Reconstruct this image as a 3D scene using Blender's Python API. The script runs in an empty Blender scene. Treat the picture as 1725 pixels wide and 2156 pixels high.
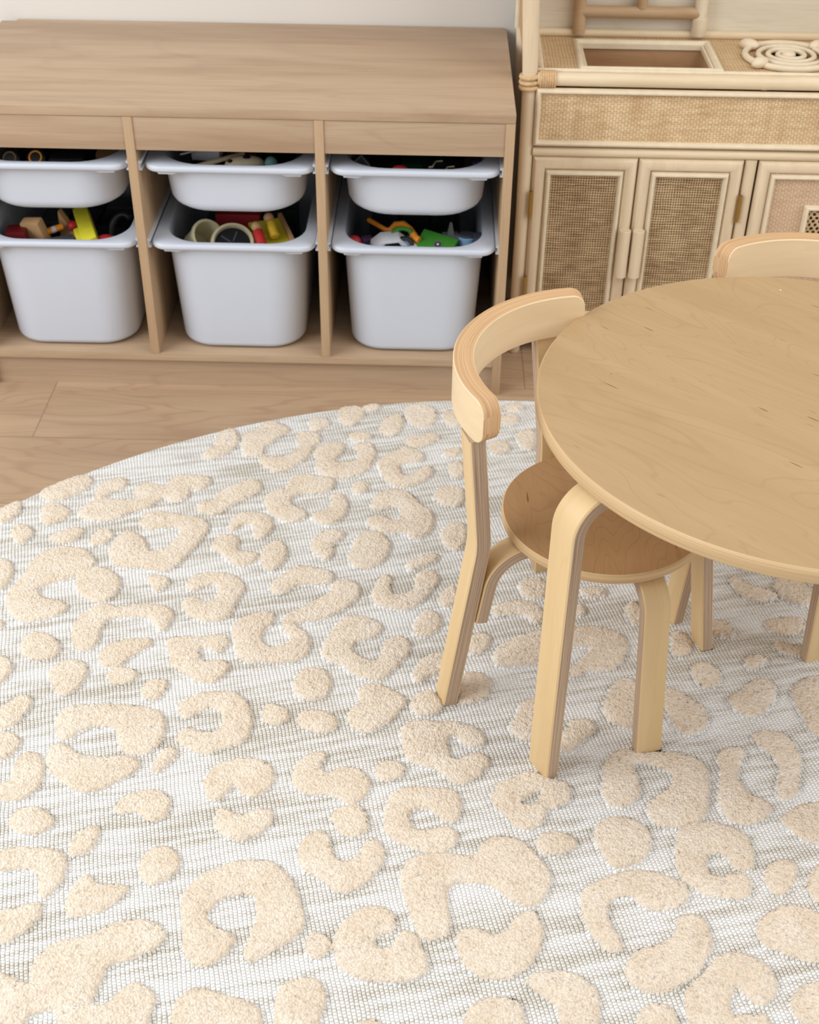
import bpy, bmesh, math, random
import numpy as np
from mathutils import Vector, Matrix
random.seed(7); rng = np.random.default_rng(7)
sc = bpy.context.scene
COL = sc.collection

# ---------------------------------------------------------------- camera
cam_d = bpy.data.cameras.new('camera'); cam = bpy.data.objects.new('camera', cam_d); COL.objects.link(cam)
cam_d.sensor_fit = 'VERTICAL'; cam_d.sensor_height = 36.0; cam_d.sensor_width = 28.8
cam_d.lens = 2752.878 * 36.0 / 2156
RIGHT = Vector((0.99967, 0.023007, 0.011114)); UP = Vector((-0.02278, 0.605548, 0.795482)); FWD = Vector((-0.011572, 0.795476, -0.605875))
m = Matrix((RIGHT, UP, -FWD)).transposed().to_4x4(); m.translation = Vector((-0.13867, -2.14918, 1.34735))
cam.matrix_world = m
cam_d.clip_start = 0.05
cam_d.dof.use_dof = True; cam_d.dof.focus_distance = 1.62; cam_d.dof.aperture_fstop = 9.0
sc.camera = cam

# ---------------------------------------------------------------- colour management and light
sc.view_settings.view_transform = 'Standard'; sc.view_settings.look = 'None'
sc.view_settings.gamma = 1.0; sc.view_settings.use_curve_mapping = False
sc.view_settings.exposure = 0.10
W = bpy.data.worlds.new('world'); sc.world = W; W.use_nodes = True
bg = W.node_tree.nodes['Background']; bg.inputs[0].default_value = (0.97, 0.98, 1.0, 1); bg.inputs[1].default_value = 0.62

def area(name, loc, target, sx, sy, power, color):
    d = bpy.data.lights.new(name, 'AREA'); d.shape = 'RECTANGLE'; d.size = sx; d.size_y = sy; d.energy = power; d.color = color
    o = bpy.data.objects.new(name, d); COL.objects.link(o); o.location = loc
    o.rotation_euler = (Vector(target) - Vector(loc)).to_track_quat('-Z', 'Y').to_euler()
    return o
area('assumed_window_light', (-2.6, -1.6, 1.9), (-0.1, -0.7, 0.2), 2.2, 1.6, 64, (0.95, 0.975, 1.0))  # added area lamp for an assumed window, out of view on the left
area('assumed_side_window_light', (2.9, -1.5, 1.7), (0.2, -0.8, 0.2), 1.6, 1.4, 26, (0.88, 0.94, 1.0))  # weaker added lamp, standing in for a second assumed, unseen window on the right
area('warm_fill_light', (1.1, -1.2, 2.4), (0.3, -0.1, 0.3), 1.0, 1.0, 15, (1.0, 0.91, 0.80))  # added warm fill, stands in for bounce light on the right

# ---------------------------------------------------------------- helpers: materials
def lin(c):
    return tuple(((x / 255) / 12.92 if x / 255 <= 0.04045 else ((x / 255 + 0.055) / 1.055) ** 2.4) for x in c) + (1,)

class NT:
    def __init__(s, name, rough=0.5, spec=0.5):
        s.m = bpy.data.materials.new(name); s.m.use_nodes = True; s.t = s.m.node_tree; s.n = s.t.nodes
        s.b = s.n['Principled BSDF']; s.b.inputs['Roughness'].default_value = rough
        s.b.inputs['Specular IOR Level'].default_value = spec
    def add(s, ty, **kw):
        n = s.n.new(ty)
        for k, v in kw.items():
            if k.startswith('_'): setattr(n, k[1:], v)
        return n
    def lk(s, a, b): s.t.links.new(a, b)
    def val(s, sock, v):
        if hasattr(v, 'is_linked') or isinstance(v, bpy.types.NodeSocket): s.lk(v, sock)
        else: sock.default_value = v
    def math(s, op, a, b=None, c=None, clamp=False):
        n = s.n.new('ShaderNodeMath'); n.operation = op; n.use_clamp = clamp
        s.val(n.inputs[0], a)
        if b is not None: s.val(n.inputs[1], b)
        if c is not None: s.val(n.inputs[2], c)
        return n.outputs[0]
    def co(s, which='Object'):
        return s.n.new('ShaderNodeTexCoord').outputs[which]
    def map(s, v, scale=(1, 1, 1), rot=(0, 0, 0), loc=(0, 0, 0)):
        n = s.n.new('ShaderNodeMapping'); s.lk(v, n.inputs[0])
        n.inputs['Location'].default_value = loc; n.inputs['Rotation'].default_value = rot; n.inputs['Scale'].default_value = scale
        return n.outputs[0]
    def noise(s, v, scale=1.0, detail=3, rough=0.5, dist=0.0):
        n = s.n.new('ShaderNodeTexNoise'); s.lk(v, n.inputs['Vector'])
        n.inputs['Scale'].default_value = scale; n.inputs['Detail'].default_value = detail
        n.inputs['Roughness'].default_value = rough; n.inputs['Distortion'].default_value = dist
        return n.outputs[0]
    def vor(s, v, scale=1.0, feat='F1', rnd=1.0):
        n = s.n.new('ShaderNodeTexVoronoi'); s.lk(v, n.inputs['Vector']); n.feature = feat
        n.inputs['Scale'].default_value = scale; n.inputs['Randomness'].default_value = rnd
        return n.outputs['Distance']
    def ramp(s, f, stops, interp='LINEAR'):
        n = s.n.new('ShaderNodeValToRGB'); s.lk(f, n.inputs[0]); cr = n.color_ramp; cr.interpolation = interp
        while len(cr.elements) < len(stops): cr.elements.new(0.5)
        for e, (p, c) in zip(cr.elements, stops):
            e.position = p; e.color = c if len(c) == 4 else lin(c)
        return n.outputs[0]
    def mix(s, f, a, b, mode='MIX'):
        n = s.n.new('ShaderNodeMix'); n.data_type = 'RGBA'; n.blend_type = mode
        s.val(n.inputs[0], f); s.val(n.inputs[6], a); s.val(n.inputs[7], b)
        return n.outputs[2]
    def sep(s, v):
        n = s.n.new('ShaderNodeSeparateXYZ'); s.lk(v, n.inputs[0]); return n.outputs
    def comb(s, x, y, z=0.0):
        n = s.n.new('ShaderNodeCombineXYZ'); s.val(n.inputs[0], x); s.val(n.inputs[1], y); s.val(n.inputs[2], z); return n.outputs[0]
    def sstep(s, v, a, b):
        n = s.n.new('ShaderNodeMapRange'); n.interpolation_type = 'SMOOTHSTEP'; s.val(n.inputs[0], v)
        n.inputs[1].default_value = a; n.inputs[2].default_value = b; return n.outputs[0]
    def color(s, c): s.val(s.b.inputs['Base Color'], c if not isinstance(c, tuple) else (c if len(c) == 4 else lin(c)))
    def bump(s, h, strength=0.3, dist=0.001):
        n = s.n.new('ShaderNodeBump'); n.inputs['Strength'].default_value = strength; n.inputs['Distance'].default_value = dist
        s.lk(h, n.inputs['Height']); s.lk(n.outputs[0], s.b.inputs['Normal'])

def plain(name, c, rough=0.5, spec=0.5, var=0.06, scale=30):
    t = NT(name, rough, spec); n = t.noise(t.co(), scale, 2)
    a = tuple(x * (1 - var) for x in lin(c)[:3]) + (1,); b = tuple(min(1, x * (1 + var)) for x in lin(c)[:3]) + (1,)
    t.color(t.ramp(n, [(0.3, a), (0.7, b)])); return t.m

def wood(name, c1, c2, knot, scale=(1, 1, 1), rot=(0, 0, 0), rings=6.0, ring_amt=0.35, ring_scale=1.0, fine=0.25, rough=0.45, spec=0.4, coord='Object', flecks=0.0, loc=(0, 0, 0), ringcol=None):
    """grain runs along local X of the mapped coordinates"""
    t = NT(name, rough, spec)
    v = t.map(t.map(t.co(coord), rot=rot, loc=loc), scale=scale)
    broad = t.noise(t.map(v, scale=(1.5, 14, 14)), 1.0, 4, 0.55, 0.4)
    base = t.ramp(broad, [(0.30, c2), (0.52, c1), (0.75, tuple(min(255, x + 6) for x in c1))])
    rn = t.noise(t.map(v, scale=(1.1 * ring_scale, 5.0 * ring_scale, 5.0 * ring_scale), loc=(3, 1, 2)), 1.0, 2, 0.45, 0.6)
    fr = t.math('FRACT', t.math('MULTIPLY', rn, rings * 2.2))
    line = t.math('SUBTRACT', 1.0, t.sstep(t.math('ABSOLUTE', t.math('SUBTRACT', fr, 0.5)), 0.0, 0.10))
    side = t.math('MULTIPLY', t.math('SUBTRACT', 1.0, fr), 0.18)
    lines = t.math('MULTIPLY', t.math('ADD', line, side), ring_amt)
    base = t.mix(lines, base, lin(ringcol or c2))
    kn = t.noise(t.map(v, scale=(3.0, 9.0, 9.0), loc=(7, 5, 1)), 1.0, 2, 0.5)
    base = t.mix(t.math('MULTIPLY', t.sstep(kn, 0.66, 0.80), 0.55), base, lin(knot))
    fn = t.noise(t.map(v, scale=(9, 240, 240)), 1.0, 2, 0.6)
    base = t.mix(t.math('MULTIPLY', t.sstep(fn, 0.45, 0.75), fine), base, lin(knot))
    if flecks:
        fv = t.noise(t.map(v, scale=(20, 210, 210)), 1.0, 0, 0.5)
        base = t.mix(t.math('MULTIPLY', t.sstep(fv, 0.80, 0.85), flecks), base, lin((110, 66, 40)))
    t.color(base); t.bump(fn, 0.08, 0.0004)
    return t.m

def ply(name, light, dark, grey, layers=7, amt=1.0, rough=0.6, seed=0.0):
    """irregular glue lines of a plywood edge across UV.x, running along UV.y"""
    t = NT(name, rough, 0.3)
    x = t.sep(t.co('UV')); u = x[0]; v = x[1]
    wob = t.noise(t.comb(seed, t.math('MULTIPLY', v, 9.0)), 1.0, 2)
    uu = t.math('ADD', u, t.math('MULTIPLY', t.math('SUBTRACT', wob, 0.5), 0.10))
    n1 = t.noise(t.comb(t.math('MULTIPLY', uu, layers), t.math('MULTIPLY', v, 1.1), seed), 1.0, 2, 0.5)
    col = t.ramp(n1, [(0.38, light), (0.445, dark), (0.49, light), (0.55, grey), (0.60, light)])
    streak = t.noise(t.comb(t.math('MULTIPLY', uu, layers * 4.0), t.math('MULTIPLY', v, 7.0)), 1.0, 3, 0.6)
    col = t.mix(t.math('MULTIPLY', t.sstep(streak, 0.45, 0.75), 0.30), col, lin(grey))
    hole = t.noise(t.comb(t.math('MULTIPLY', uu, layers * 2.2), t.math('MULTIPLY', v, 30.0), 4.0), 1.0, 1, 0.5)
    col = t.mix(t.math('MULTIPLY', t.sstep(hole, 0.76, 0.82), 0.6), col, lin((88, 66, 56)))
    t.color(col); return t.m

# ---------------------------------------------------------------- helpers: meshes
class MB:
    def __init__(s): s.v = []; s.f = []; s.m = []; s.uv = []
    def face(s, ids, mat=0, uv=None): s.f.append(ids); s.m.append(mat); s.uv.append(uv)
    def box(s, x0, x1, y0, y1, z0, z1, mat=0, rot=None, c=None):
        n = len(s.v); P = [(x, y, z) for x in (x0, x1) for y in (y0, y1) for z in (z0, z1)]
        if rot is not None:
            cc = Vector(c) if c else Vector(((x0 + x1) / 2, (y0 + y1) / 2, (z0 + z1) / 2))
            P = [tuple(rot @ (Vector(p) - cc) + cc) for p in P]
        s.v += P
        for q in [(0, 1, 3, 2), (4, 6, 7, 5), (0, 4, 5, 1), (2, 3, 7, 6), (0, 2, 6, 4), (1, 5, 7, 3)]: s.face([n + i for i in q], mat)
        return s
    def rings(s, R, mat=0, closed=True, cap0=True, cap1=True):
        n = len(s.v); k = len(R[0])
        for r in R: s.v += [tuple(p) for p in r]
        for i in range(len(R) - 1):
            for j in range(k if closed else k - 1):
                a = n + i * k + j; b = n + i * k + (j + 1) % k
                s.face([a, b, b + k, a + k], mat)
        if cap0: s.face([n + j for j in range(k)][::-1], mat)
        if cap1: s.face([n + (len(R) - 1) * k + j for j in range(k)], mat)
        return s
    def tube(s, pts, r, seg=14, mat=0, caps=True, closed=False):
        pts = [Vector(p) for p in pts]; L = len(pts); rr = r if isinstance(r, (list, tuple)) else [r] * L
        R = []; up = None
        for i, p in enumerate(pts):
            if closed: d = pts[(i + 1) % L] - pts[(i - 1) % L]
            else: d = pts[min(i + 1, L - 1)] - pts[max(i - 1, 0)]
            d.normalize()
            if up is None: up = Vector((0, 0, 1)) if abs(d.z) < 0.9 else Vector((1, 0, 0))
            a = d.cross(up).normalized(); b = a.cross(d).normalized(); up = b
            R.append([p + rr[i] * (math.cos(2 * math.pi * j / seg) * a + math.sin(2 * math.pi * j / seg) * b) for j in range(seg)])
        if closed: R.append(R[0]); return s.rings(R, mat, True, False, False)
        return s.rings(R, mat, True, caps, caps)
    def rod(s, a, b, r, seg=20, mat=0, bev=0.0):
        a = Vector(a); b = Vector(b); d = (b - a).normalized()
        if bev: return s.tube([a, a + d * bev, b - d * bev, b], [r - bev, r, r, r - bev], seg, mat)
        return s.tube([a, b], r, seg, mat)
    def ball(s, c, rx, ry=None, rz=None, seg=18, mat=0, rot=None):
        ry = ry or rx; rz = rz or rx; c = Vector(c); R = []
        for i in range(1, 10):
            ph = math.pi * i / 10
            ring = []
            for j in range(seg):
                a = 2 * math.pi * j / seg; p = Vector((rx * math.sin(ph) * math.cos(a), ry * math.sin(ph) * math.sin(a), rz * math.cos(ph)))
                if rot is not None: p = rot @ p
                ring.append(c + p)
            R.append(ring)
        return s.rings(R, mat)
    def ribbon(s, P, N, B, hw, t, ch=0.0018, mv=0, mp=1, vscale=1.0):
        n0 = len(s.v); L = len(P); d = 0.0; ds = [0.0]
        for i in range(1, L): d += (P[i] - P[i - 1]).length; ds.append(d)
        secs = []
        for i in range(L):
            h = hw[i]; c = min(ch, h * 0.5)
            cs = [(-t / 2, -h + c), (-t / 2, h - c), (-t / 2 + c, h), (t / 2 - c, h), (t / 2, h - c), (t / 2, -h + c), (t / 2 - c, -h), (-t / 2 + c, -h)]
            secs.append(cs); s.v += [tuple(P[i] + N[i] * a + B[i] * b) for a, b in cs]
        for i in range(L - 1):
            for j in range(8):
                k = (j + 1) % 8; ids = [n0 + i * 8 + j, n0 + i * 8 + k, n0 + (i + 1) * 8 + k, n0 + (i + 1) * 8 + j]
                isply = j in (2, 6)
                def uv(ii, jj):
                    a, b = secs[ii][jj]
                    return (a / t + 0.5, ds[ii]) if isply else (b, ds[ii])
                s.face(ids, mp if isply else mv, [uv(i, j), uv(i, k), uv(i + 1, k), uv(i + 1, j)])
        for i, rev in ((0, True), (L - 1, False)):
            ids = [n0 + i * 8 + j for j in range(8)]; u = [(secs[i][j][0] / t + 0.5, secs[i][j][1]) for j in range(8)]
            if rev: ids = ids[::-1]; u = u[::-1]
            s.face(ids, mp, u)
        return s
    def disc(s, c, r, z0, z1, n=96, mt=0, me=1, bev=0.002):
        """round board: top/bottom veneer, ply edge with UV.x across the thickness"""
        prof = [(r - bev, z0), (r, z0 + bev), (r, z1 - bev), (r - bev, z1)]; n0 = len(s.v)
        for (q, z) in prof: s.v += [(c[0] + q * math.cos(2 * math.pi * j / n), c[1] + q * math.sin(2 * math.pi * j / n), z) for j in range(n)]
        for i in range(3):
            for j in range(n):
                k = (j + 1) % n; u0 = (prof[i][1] - z0) / (z1 - z0); u1 = (prof[i + 1][1] - z0) / (z1 - z0); a0 = j / n * 2 * math.pi * r; a1 = (j + 1) / n * 2 * math.pi * r
                s.face([n0 + i * n + j, n0 + i * n + k, n0 + (i + 1) * n + k, n0 + (i + 1) * n + j], me, [(u0, a0), (u0, a1), (u1, a1), (u1, a0)])
        s.face([n0 + j for j in range(n)][::-1], mt); s.face([n0 + 3 * n + j for j in range(n)], mt)
        return s
    def frame(s, x0, x1, z0, z1, w, h, P, mat=0, n=8, power=0.55):
        """half-round moulding round a rectangle with mitred corners; P(a, b, height) -> point"""
        n0 = len(s.v)
        for i in range(n + 1):
            t = i / n; o = w * t; hh = h * (math.sin(math.pi * t) ** power if 0 < t < 1 else 0)
            s.v += [P(x0 + o, z0 + o, hh), P(x1 - o, z0 + o, hh), P(x1 - o, z1 - o, hh), P(x0 + o, z1 - o, hh)]
        for i in range(n):
            for j in range(4):
                k = (j + 1) % 4; s.face([n0 + i * 4 + j, n0 + i * 4 + k, n0 + (i + 1) * 4 + k, n0 + (i + 1) * 4 + j], mat)
        return s
    def build(s, name, mats, parent=None, sharp=38, bevel=0.0):
        off = Vector(parent.location) if parent is not None and not parent.get('_local') else Vector((0, 0, 0))
        if parent is not None and parent.parent is not None and not parent.get('_local') and not parent.parent.get('_local'): off = off + Vector(parent.parent.location)
        me = bpy.data.meshes.new(name); me.from_pydata([tuple(Vector(p) - off) for p in s.v], [], s.f)
        if not isinstance(mats, (list, tuple)): mats = [mats]
        for mm in mats: me.materials.append(mm)
        me.polygons.foreach_set('material_index', s.m)
        if any(u is not None for u in s.uv):
            ul = me.uv_layers.new(name='UVMap'); i = 0
            for f, u in zip(s.f, s.uv):
                for q in range(len(f)):
                    ul.data[i].uv = u[q] if u else (0, 0); i += 1
        bm = bmesh.new(); bm.from_mesh(me); bmesh.ops.recalc_face_normals(bm, faces=bm.faces)
        if bevel:
            ed = [e for e in bm.edges if len(e.link_faces) == 2 and e.calc_face_angle(0) > 0.6]
            bmesh.ops.bevel(bm, geom=ed, offset=bevel, segments=2, profile=0.6, affect='EDGES', clamp_overlap=True)
        a = math.radians(sharp)
        for e in bm.edges: e.smooth = not (len(e.link_faces) == 2 and e.calc_face_angle(0) > a)
        for f in bm.faces: f.smooth = True
        bm.to_mesh(me); bm.free()
        o = bpy.data.objects.new(name, me); COL.objects.link(o)
        if parent is not None: o.parent = parent
        return o

def tag(o, label, cat=None, group=None, kind=None):
    if label: o['label'] = label
    if cat: o['category'] = cat
    if group: o['group'] = group
    if kind: o['kind'] = kind
    return o
def thing(name, label, cat, loc=(0, 0, 0), rz=0, group=None, local=False):
    o = bpy.data.objects.new(name, None); o.empty_display_size = 0.05; COL.objects.link(o); o.location = loc; o.rotation_euler = (0, 0, rz)
    if local: o['_local'] = 1
    return tag(o, label, cat, group)
def children(o): return [c for c in bpy.data.objects if c.parent == o]
def copy_tree(o, parent=None):
    c = o.copy(); COL.objects.link(c)
    if parent is not None: c.parent = parent
    for ch in children(o): copy_tree(ch, c)
    return c

# ---------------------------------------------------------------- materials
M = {}
M['wall'] = plain('wall_paint', (223, 218, 210), 0.8, 0.2, 0.01, 4)
M['oak_x'] = wood('light_oak_lengthwise', (184, 158, 130), (164, 136, 109), (140, 108, 82), (1.0, 1, 1), rings=3.0, ring_amt=0.22, ring_scale=0.8)
M['oak_edge'] = wood('light_oak_edge', (186, 160, 130), (166, 138, 108), (146, 116, 88), (1.4, 3, 3), rings=3, ring_amt=0.15)
M['oak_z'] = wood('light_oak_upright', (184, 155, 122), (172, 142, 108), (150, 118, 88), (1.2, 2, 2), rot=(0, math.pi / 2, 0), rings=3, ring_amt=0.15)
M['oak_front'] = wood('light_oak_apron', (182, 157, 130), (166, 138, 112), (150, 118, 96), (1.0, 1.0, 1.6), rings=3.4, ring_amt=0.35, loc=(.3, .2, .1))
M['white_plastic'] = plain('white_plastic', (200, 206, 217), 0.42, 0.4, 0.006, 10)
M['rail_plastic'] = plain('white_rail_plastic', (205, 206, 210), 0.45, 0.4, 0.01)
M['birch_uv'] = wood('birch_veneer_bent', (220, 190, 142), (211, 178, 128), (196, 154, 98), (1, 1, 1), rot=(0, 0, math.pi / 2), rings=2.6, ring_amt=0.22, ring_scale=1.6, fine=0.12, coord='UV')
M['birch_back'] = wood('birch_veneer_backrest', (230, 206, 168), (220, 192, 150), (204, 170, 124), (1, 1, 1), rot=(0, 0, math.pi / 2), rings=2.6, ring_amt=0.18, ring_scale=1.6, fine=0.10, coord='UV')
M['birch_top'] = wood('birch_veneer_tabletop', (180, 150, 109), (173, 142, 101), (158, 125, 84), (1.15, 1, 1), rot=(0, 0, math.radians(42)), rings=9.0, ring_amt=0.42, ring_scale=1.9, fine=0.09, rough=0.36, flecks=0.8, ringcol=(168, 134, 94))
M['birch_seat'] = wood('birch_veneer_seat', (184, 144, 100), (177, 136, 92), (150, 108, 70), (1.2, 1, 1), rot=(0, 0, math.radians(62)), rings=8.0, ring_amt=0.27, ring_scale=2.0, fine=0.12, rough=0.42, flecks=0.8, ringcol=(146, 102, 62))
M['ply_dark'] = ply('plywood_edge_banded', (212, 184, 152), (152, 126, 108), (128, 108, 100), 15)
M['ply_back'] = ply('plywood_edge_backrest', (218, 182, 138), (186, 138, 96), (180, 142, 102), 15)
M['ply_top'] = ply('plywood_edge_tabletop', (216, 186, 142), (196, 160, 114), (186, 152, 112), 10)
M['pad'] = plain('dark_felt', (48, 46, 46), 0.9, 0.1)
M['speck_pink'] = plain('pink_paint', (204, 92, 150), 0.5); M['speck_white'] = plain('pale_paint', (214, 208, 222), 0.5)
# rattan
M['bamboo'] = wood('peeled_rattan_pole', (224, 204, 172), (212, 190, 156), (178, 146, 110), (2, 1, 1), rings=1.5, ring_amt=0.12, fine=0.14, rough=0.42)
M['bamboo_z'] = wood('peeled_rattan_upright', (222, 202, 172), (210, 188, 156), (180, 148, 112), (2, 1, 1), rot=(0, math.pi / 2, 0), rings=1.5, ring_amt=0.12, fine=0.14, rough=0.42)
M['bamboo_tan'] = wood('brown_rattan_pole', (190, 160, 124), (174, 142, 106), (148, 116, 82), (2, 1, 1), rings=1.5, ring_amt=0.15, fine=0.2, rough=0.45)
M['bead'] = plain('pale_rattan_bead', (222, 206, 178), 0.45, 0.4, 0.05, 60)
M['binding'] = plain('rattan_binding', (206, 172, 128), 0.5, 0.3, 0.12, 200)
M['whitewash'] = wood('whitewashed_board', (222, 212, 192), (212, 200, 178), (192, 174, 142), (1.5, 1, 1), rings=3, ring_amt=0.25, fine=0.3)
M['sink_wood'] = wood('brown_sink_board', (176, 140, 104), (160, 122, 86), (136, 100, 66), (1.5, 1, 1), rings=2, ring_amt=0.2)
M['brass'] = NT('brass', 0.35).m; _b = M['brass'].node_tree.nodes['Principled BSDF']; _b.inputs['Base Color'].default_value = lin((176, 140, 74)); _b.inputs['Metallic'].default_value = 0.9
M['hole_dark'] = plain('painted_hole_dark', (30, 26, 22), 0.9, 0.1)  # darkness of a hole put into the colour

def woven(name, ua, va, du, dv, c_hi, c_lo, c_gap, mode):
    t = NT(name, 0.6, 0.3); x = t.sep(t.co()); axes = {'x': x[0], 'y': x[1], 'z': x[2]}
    U = t.math('DIVIDE', axes[ua], du); V = t.math('DIVIDE', axes[va], dv)
    w = t.noise(t.co(), 45.0, 2); w2 = t.noise(t.map(t.co(), loc=(5, 3, 1)), 45.0, 2)
    U = t.math('ADD', U, t.math('MULTIPLY', t.math('SUBTRACT', w, 0.5), 0.7)); V = t.math('ADD', V, t.math('MULTIPLY', t.math('SUBTRACT', w2, 0.5), 0.7))
    tone = t.noise(t.comb(t.math('MULTIPLY', U, 0.12), t.math('MULTIPLY', V, 1.1)), 1.0, 2, 0.6)
    tone2 = t.noise(t.map(t.co(), scale=(1, 1, 1) if mode == 'open' else (2.2, 1, 0.35)), 22.0, 3, 0.6)
    if mode == 'open':          # square open mesh: the unlit inside is painted dark between the strands
        a = t.math('ABSOLUTE', t.math('SINE', t.math('MULTIPLY', U, math.pi))); b = t.math('ABSOLUTE', t.math('SINE', t.math('MULTIPLY', V, math.pi)))
        hole = t.math('MULTIPLY', t.sstep(a, 0.44, 0.76), t.sstep(b, 0.44, 0.76)); h = t.math('SUBTRACT', 1.0, t.math('MULTIPLY', a, b))
    elif mode == 'cane':        # staggered round holes, their darkness painted on the solid panel
        row = t.math('FLOOR', V); U2 = t.math('ADD', U, t.math('MULTIPLY', t.math('MODULO', row, 2.0), 0.5))
        fu = t.math('SUBTRACT', t.math('FRACT', U2), 0.5); fv = t.math('MULTIPLY', t.math('SUBTRACT', t.math('FRACT', V), 0.5), dv / du)
        r = t.math('SQRT', t.math('ADD', t.math('MULTIPLY', fu, fu), t.math('MULTIPLY', fv, fv)))
        hole = t.math('SUBTRACT', 1.0, t.sstep(r, 0.24, 0.31)); h = r
    else:                       # close basket weave: staggered short strands
        col = t.math('FLOOR', U); V2 = t.math('ADD', V, t.math('MULTIPLY', t.math('MODULO', col, 2.0), 0.5))
        a = t.math('ABSOLUTE', t.math('SINE', t.math('MULTIPLY', U, math.pi))); b = t.math('ABSOLUTE', t.math('SINE', t.math('MULTIPLY', V2, math.pi)))
        h = t.math('MULTIPLY', t.math('POWER', a, 0.5), t.math('POWER', b, 0.5)); hole = t.math('MULTIPLY', t.math('SUBTRACT', 1.0, t.sstep(h, 0.10, 0.55)), 0.75)
    base = t.ramp(t.math('ADD', t.math('MULTIPLY', tone, 0.6), t.math('MULTIPLY', tone2, 0.4)), [(0.34, c_lo), (0.62, c_hi)])
    t.color(t.mix(hole, base, lin(c_gap))); t.bump(h, 0.5, 0.0012); return t.m
M['weave_close'] = woven('close_rattan_weave', 'x', 'z', 0.0056, 0.0085, (226, 200, 160), (196, 162, 120), (148, 114, 78), 'close')
M['weave_top'] = woven('worktop_rattan_weave', 'x', 'y', 0.0060, 0.0085, (214, 186, 146), (196, 164, 122), (134, 102, 68), 'close')
M['weave_side'] = woven('side_rattan_weave', 'y', 'z', 0.0046, 0.0075, (204, 172, 128), (184, 148, 104), (138, 104, 68), 'close')
M['weave_pale'] = woven('pale_rattan_weave', 'x', 'z', 0.0058, 0.0085, (214, 186, 156), (196, 166, 134), (160, 130, 102), 'close')
M['weave_open'] = woven('open_rattan_weave', 'x', 'z', 0.00475, 0.0049, (216, 186, 144), (158, 126, 88), (40, 30, 20), 'open')
M['cane'] = woven('hexagon_cane', 'x', 'z', 0.0115, 0.0072, (208, 180, 140), (186, 154, 110), (20, 17, 15), 'cane')

# floor
def floor_mat():
    t = NT('oak_laminate_floor', 0.42, 0.4); v = t.co(); x = t.sep(v); PW = 0.202
    row = t.math('FLOOR', t.math('DIVIDE', t.math('ADD', x[1], 0.1797), PW))
    fy = t.math('FRACT', t.math('DIVIDE', t.math('ADD', x[1], 0.1797), PW))
    xs = t.math('DIVIDE', t.math('ADD', t.math('ADD', x[0], 0.859), t.math('MULTIPLY', row, 0.47)), 1.38)
    fx = t.math('FRACT', xs); col = t.math('FLOOR', xs)
    idn = t.math('ADD', t.math('MULTIPLY', row, 3.7), t.math('MULTIPLY', col, 5.3))
    vv = t.comb(t.math('ADD', x[0], t.math('MULTIPLY', idn, 1.7)), t.math('ADD', x[1], idn), 0.0)
    br = t.noise(t.map(vv, scale=(1.2, 12, 1)), 1.0, 4, 0.55, 0.3)
    base = t.ramp(br, [(0.3, (168, 140, 112)), (0.55, (186, 158, 128)), (0.75, (194, 167, 138))])
    rn = t.noise(t.map(vv, scale=(1.6, 7.5, 1)), 1.0, 2, 0.45, 0.5)
    fr = t.math('FRACT', t.math('MULTIPLY', rn, 16.0))
    ln = t.math('SUBTRACT', 1.0, t.sstep(t.math('ABSOLUTE', t.math('SUBTRACT', fr, 0.5)), 0.0, 0.22))
    base = t.mix(t.math('MULTIPLY', ln, 0.42), base, lin((160, 126, 102)))
    fn = t.noise(t.map(vv, scale=(7, 200, 1)), 1.0, 2, 0.6)
    base = t.mix(t.math('MULTIPLY', t.sstep(fn, 0.45, 0.75), 0.25), base, lin((156, 124, 100)))
    gy = t.math('MINIMUM', fy, t.math('SUBTRACT', 1.0, fy)); gx = t.math('MULTIPLY', t.math('MINIMUM', fx, t.math('SUBTRACT', 1.0, fx)), 1.38 / PW)
    g = t.math('SUBTRACT', 1.0, t.sstep(t.math('MINIMUM', gy, gx), 0.002, 0.008))
    t.color(t.mix(t.math('MULTIPLY', g, 0.6), base, lin((118, 90, 70)))); return t.m
M['floor'] = floor_mat()

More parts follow.
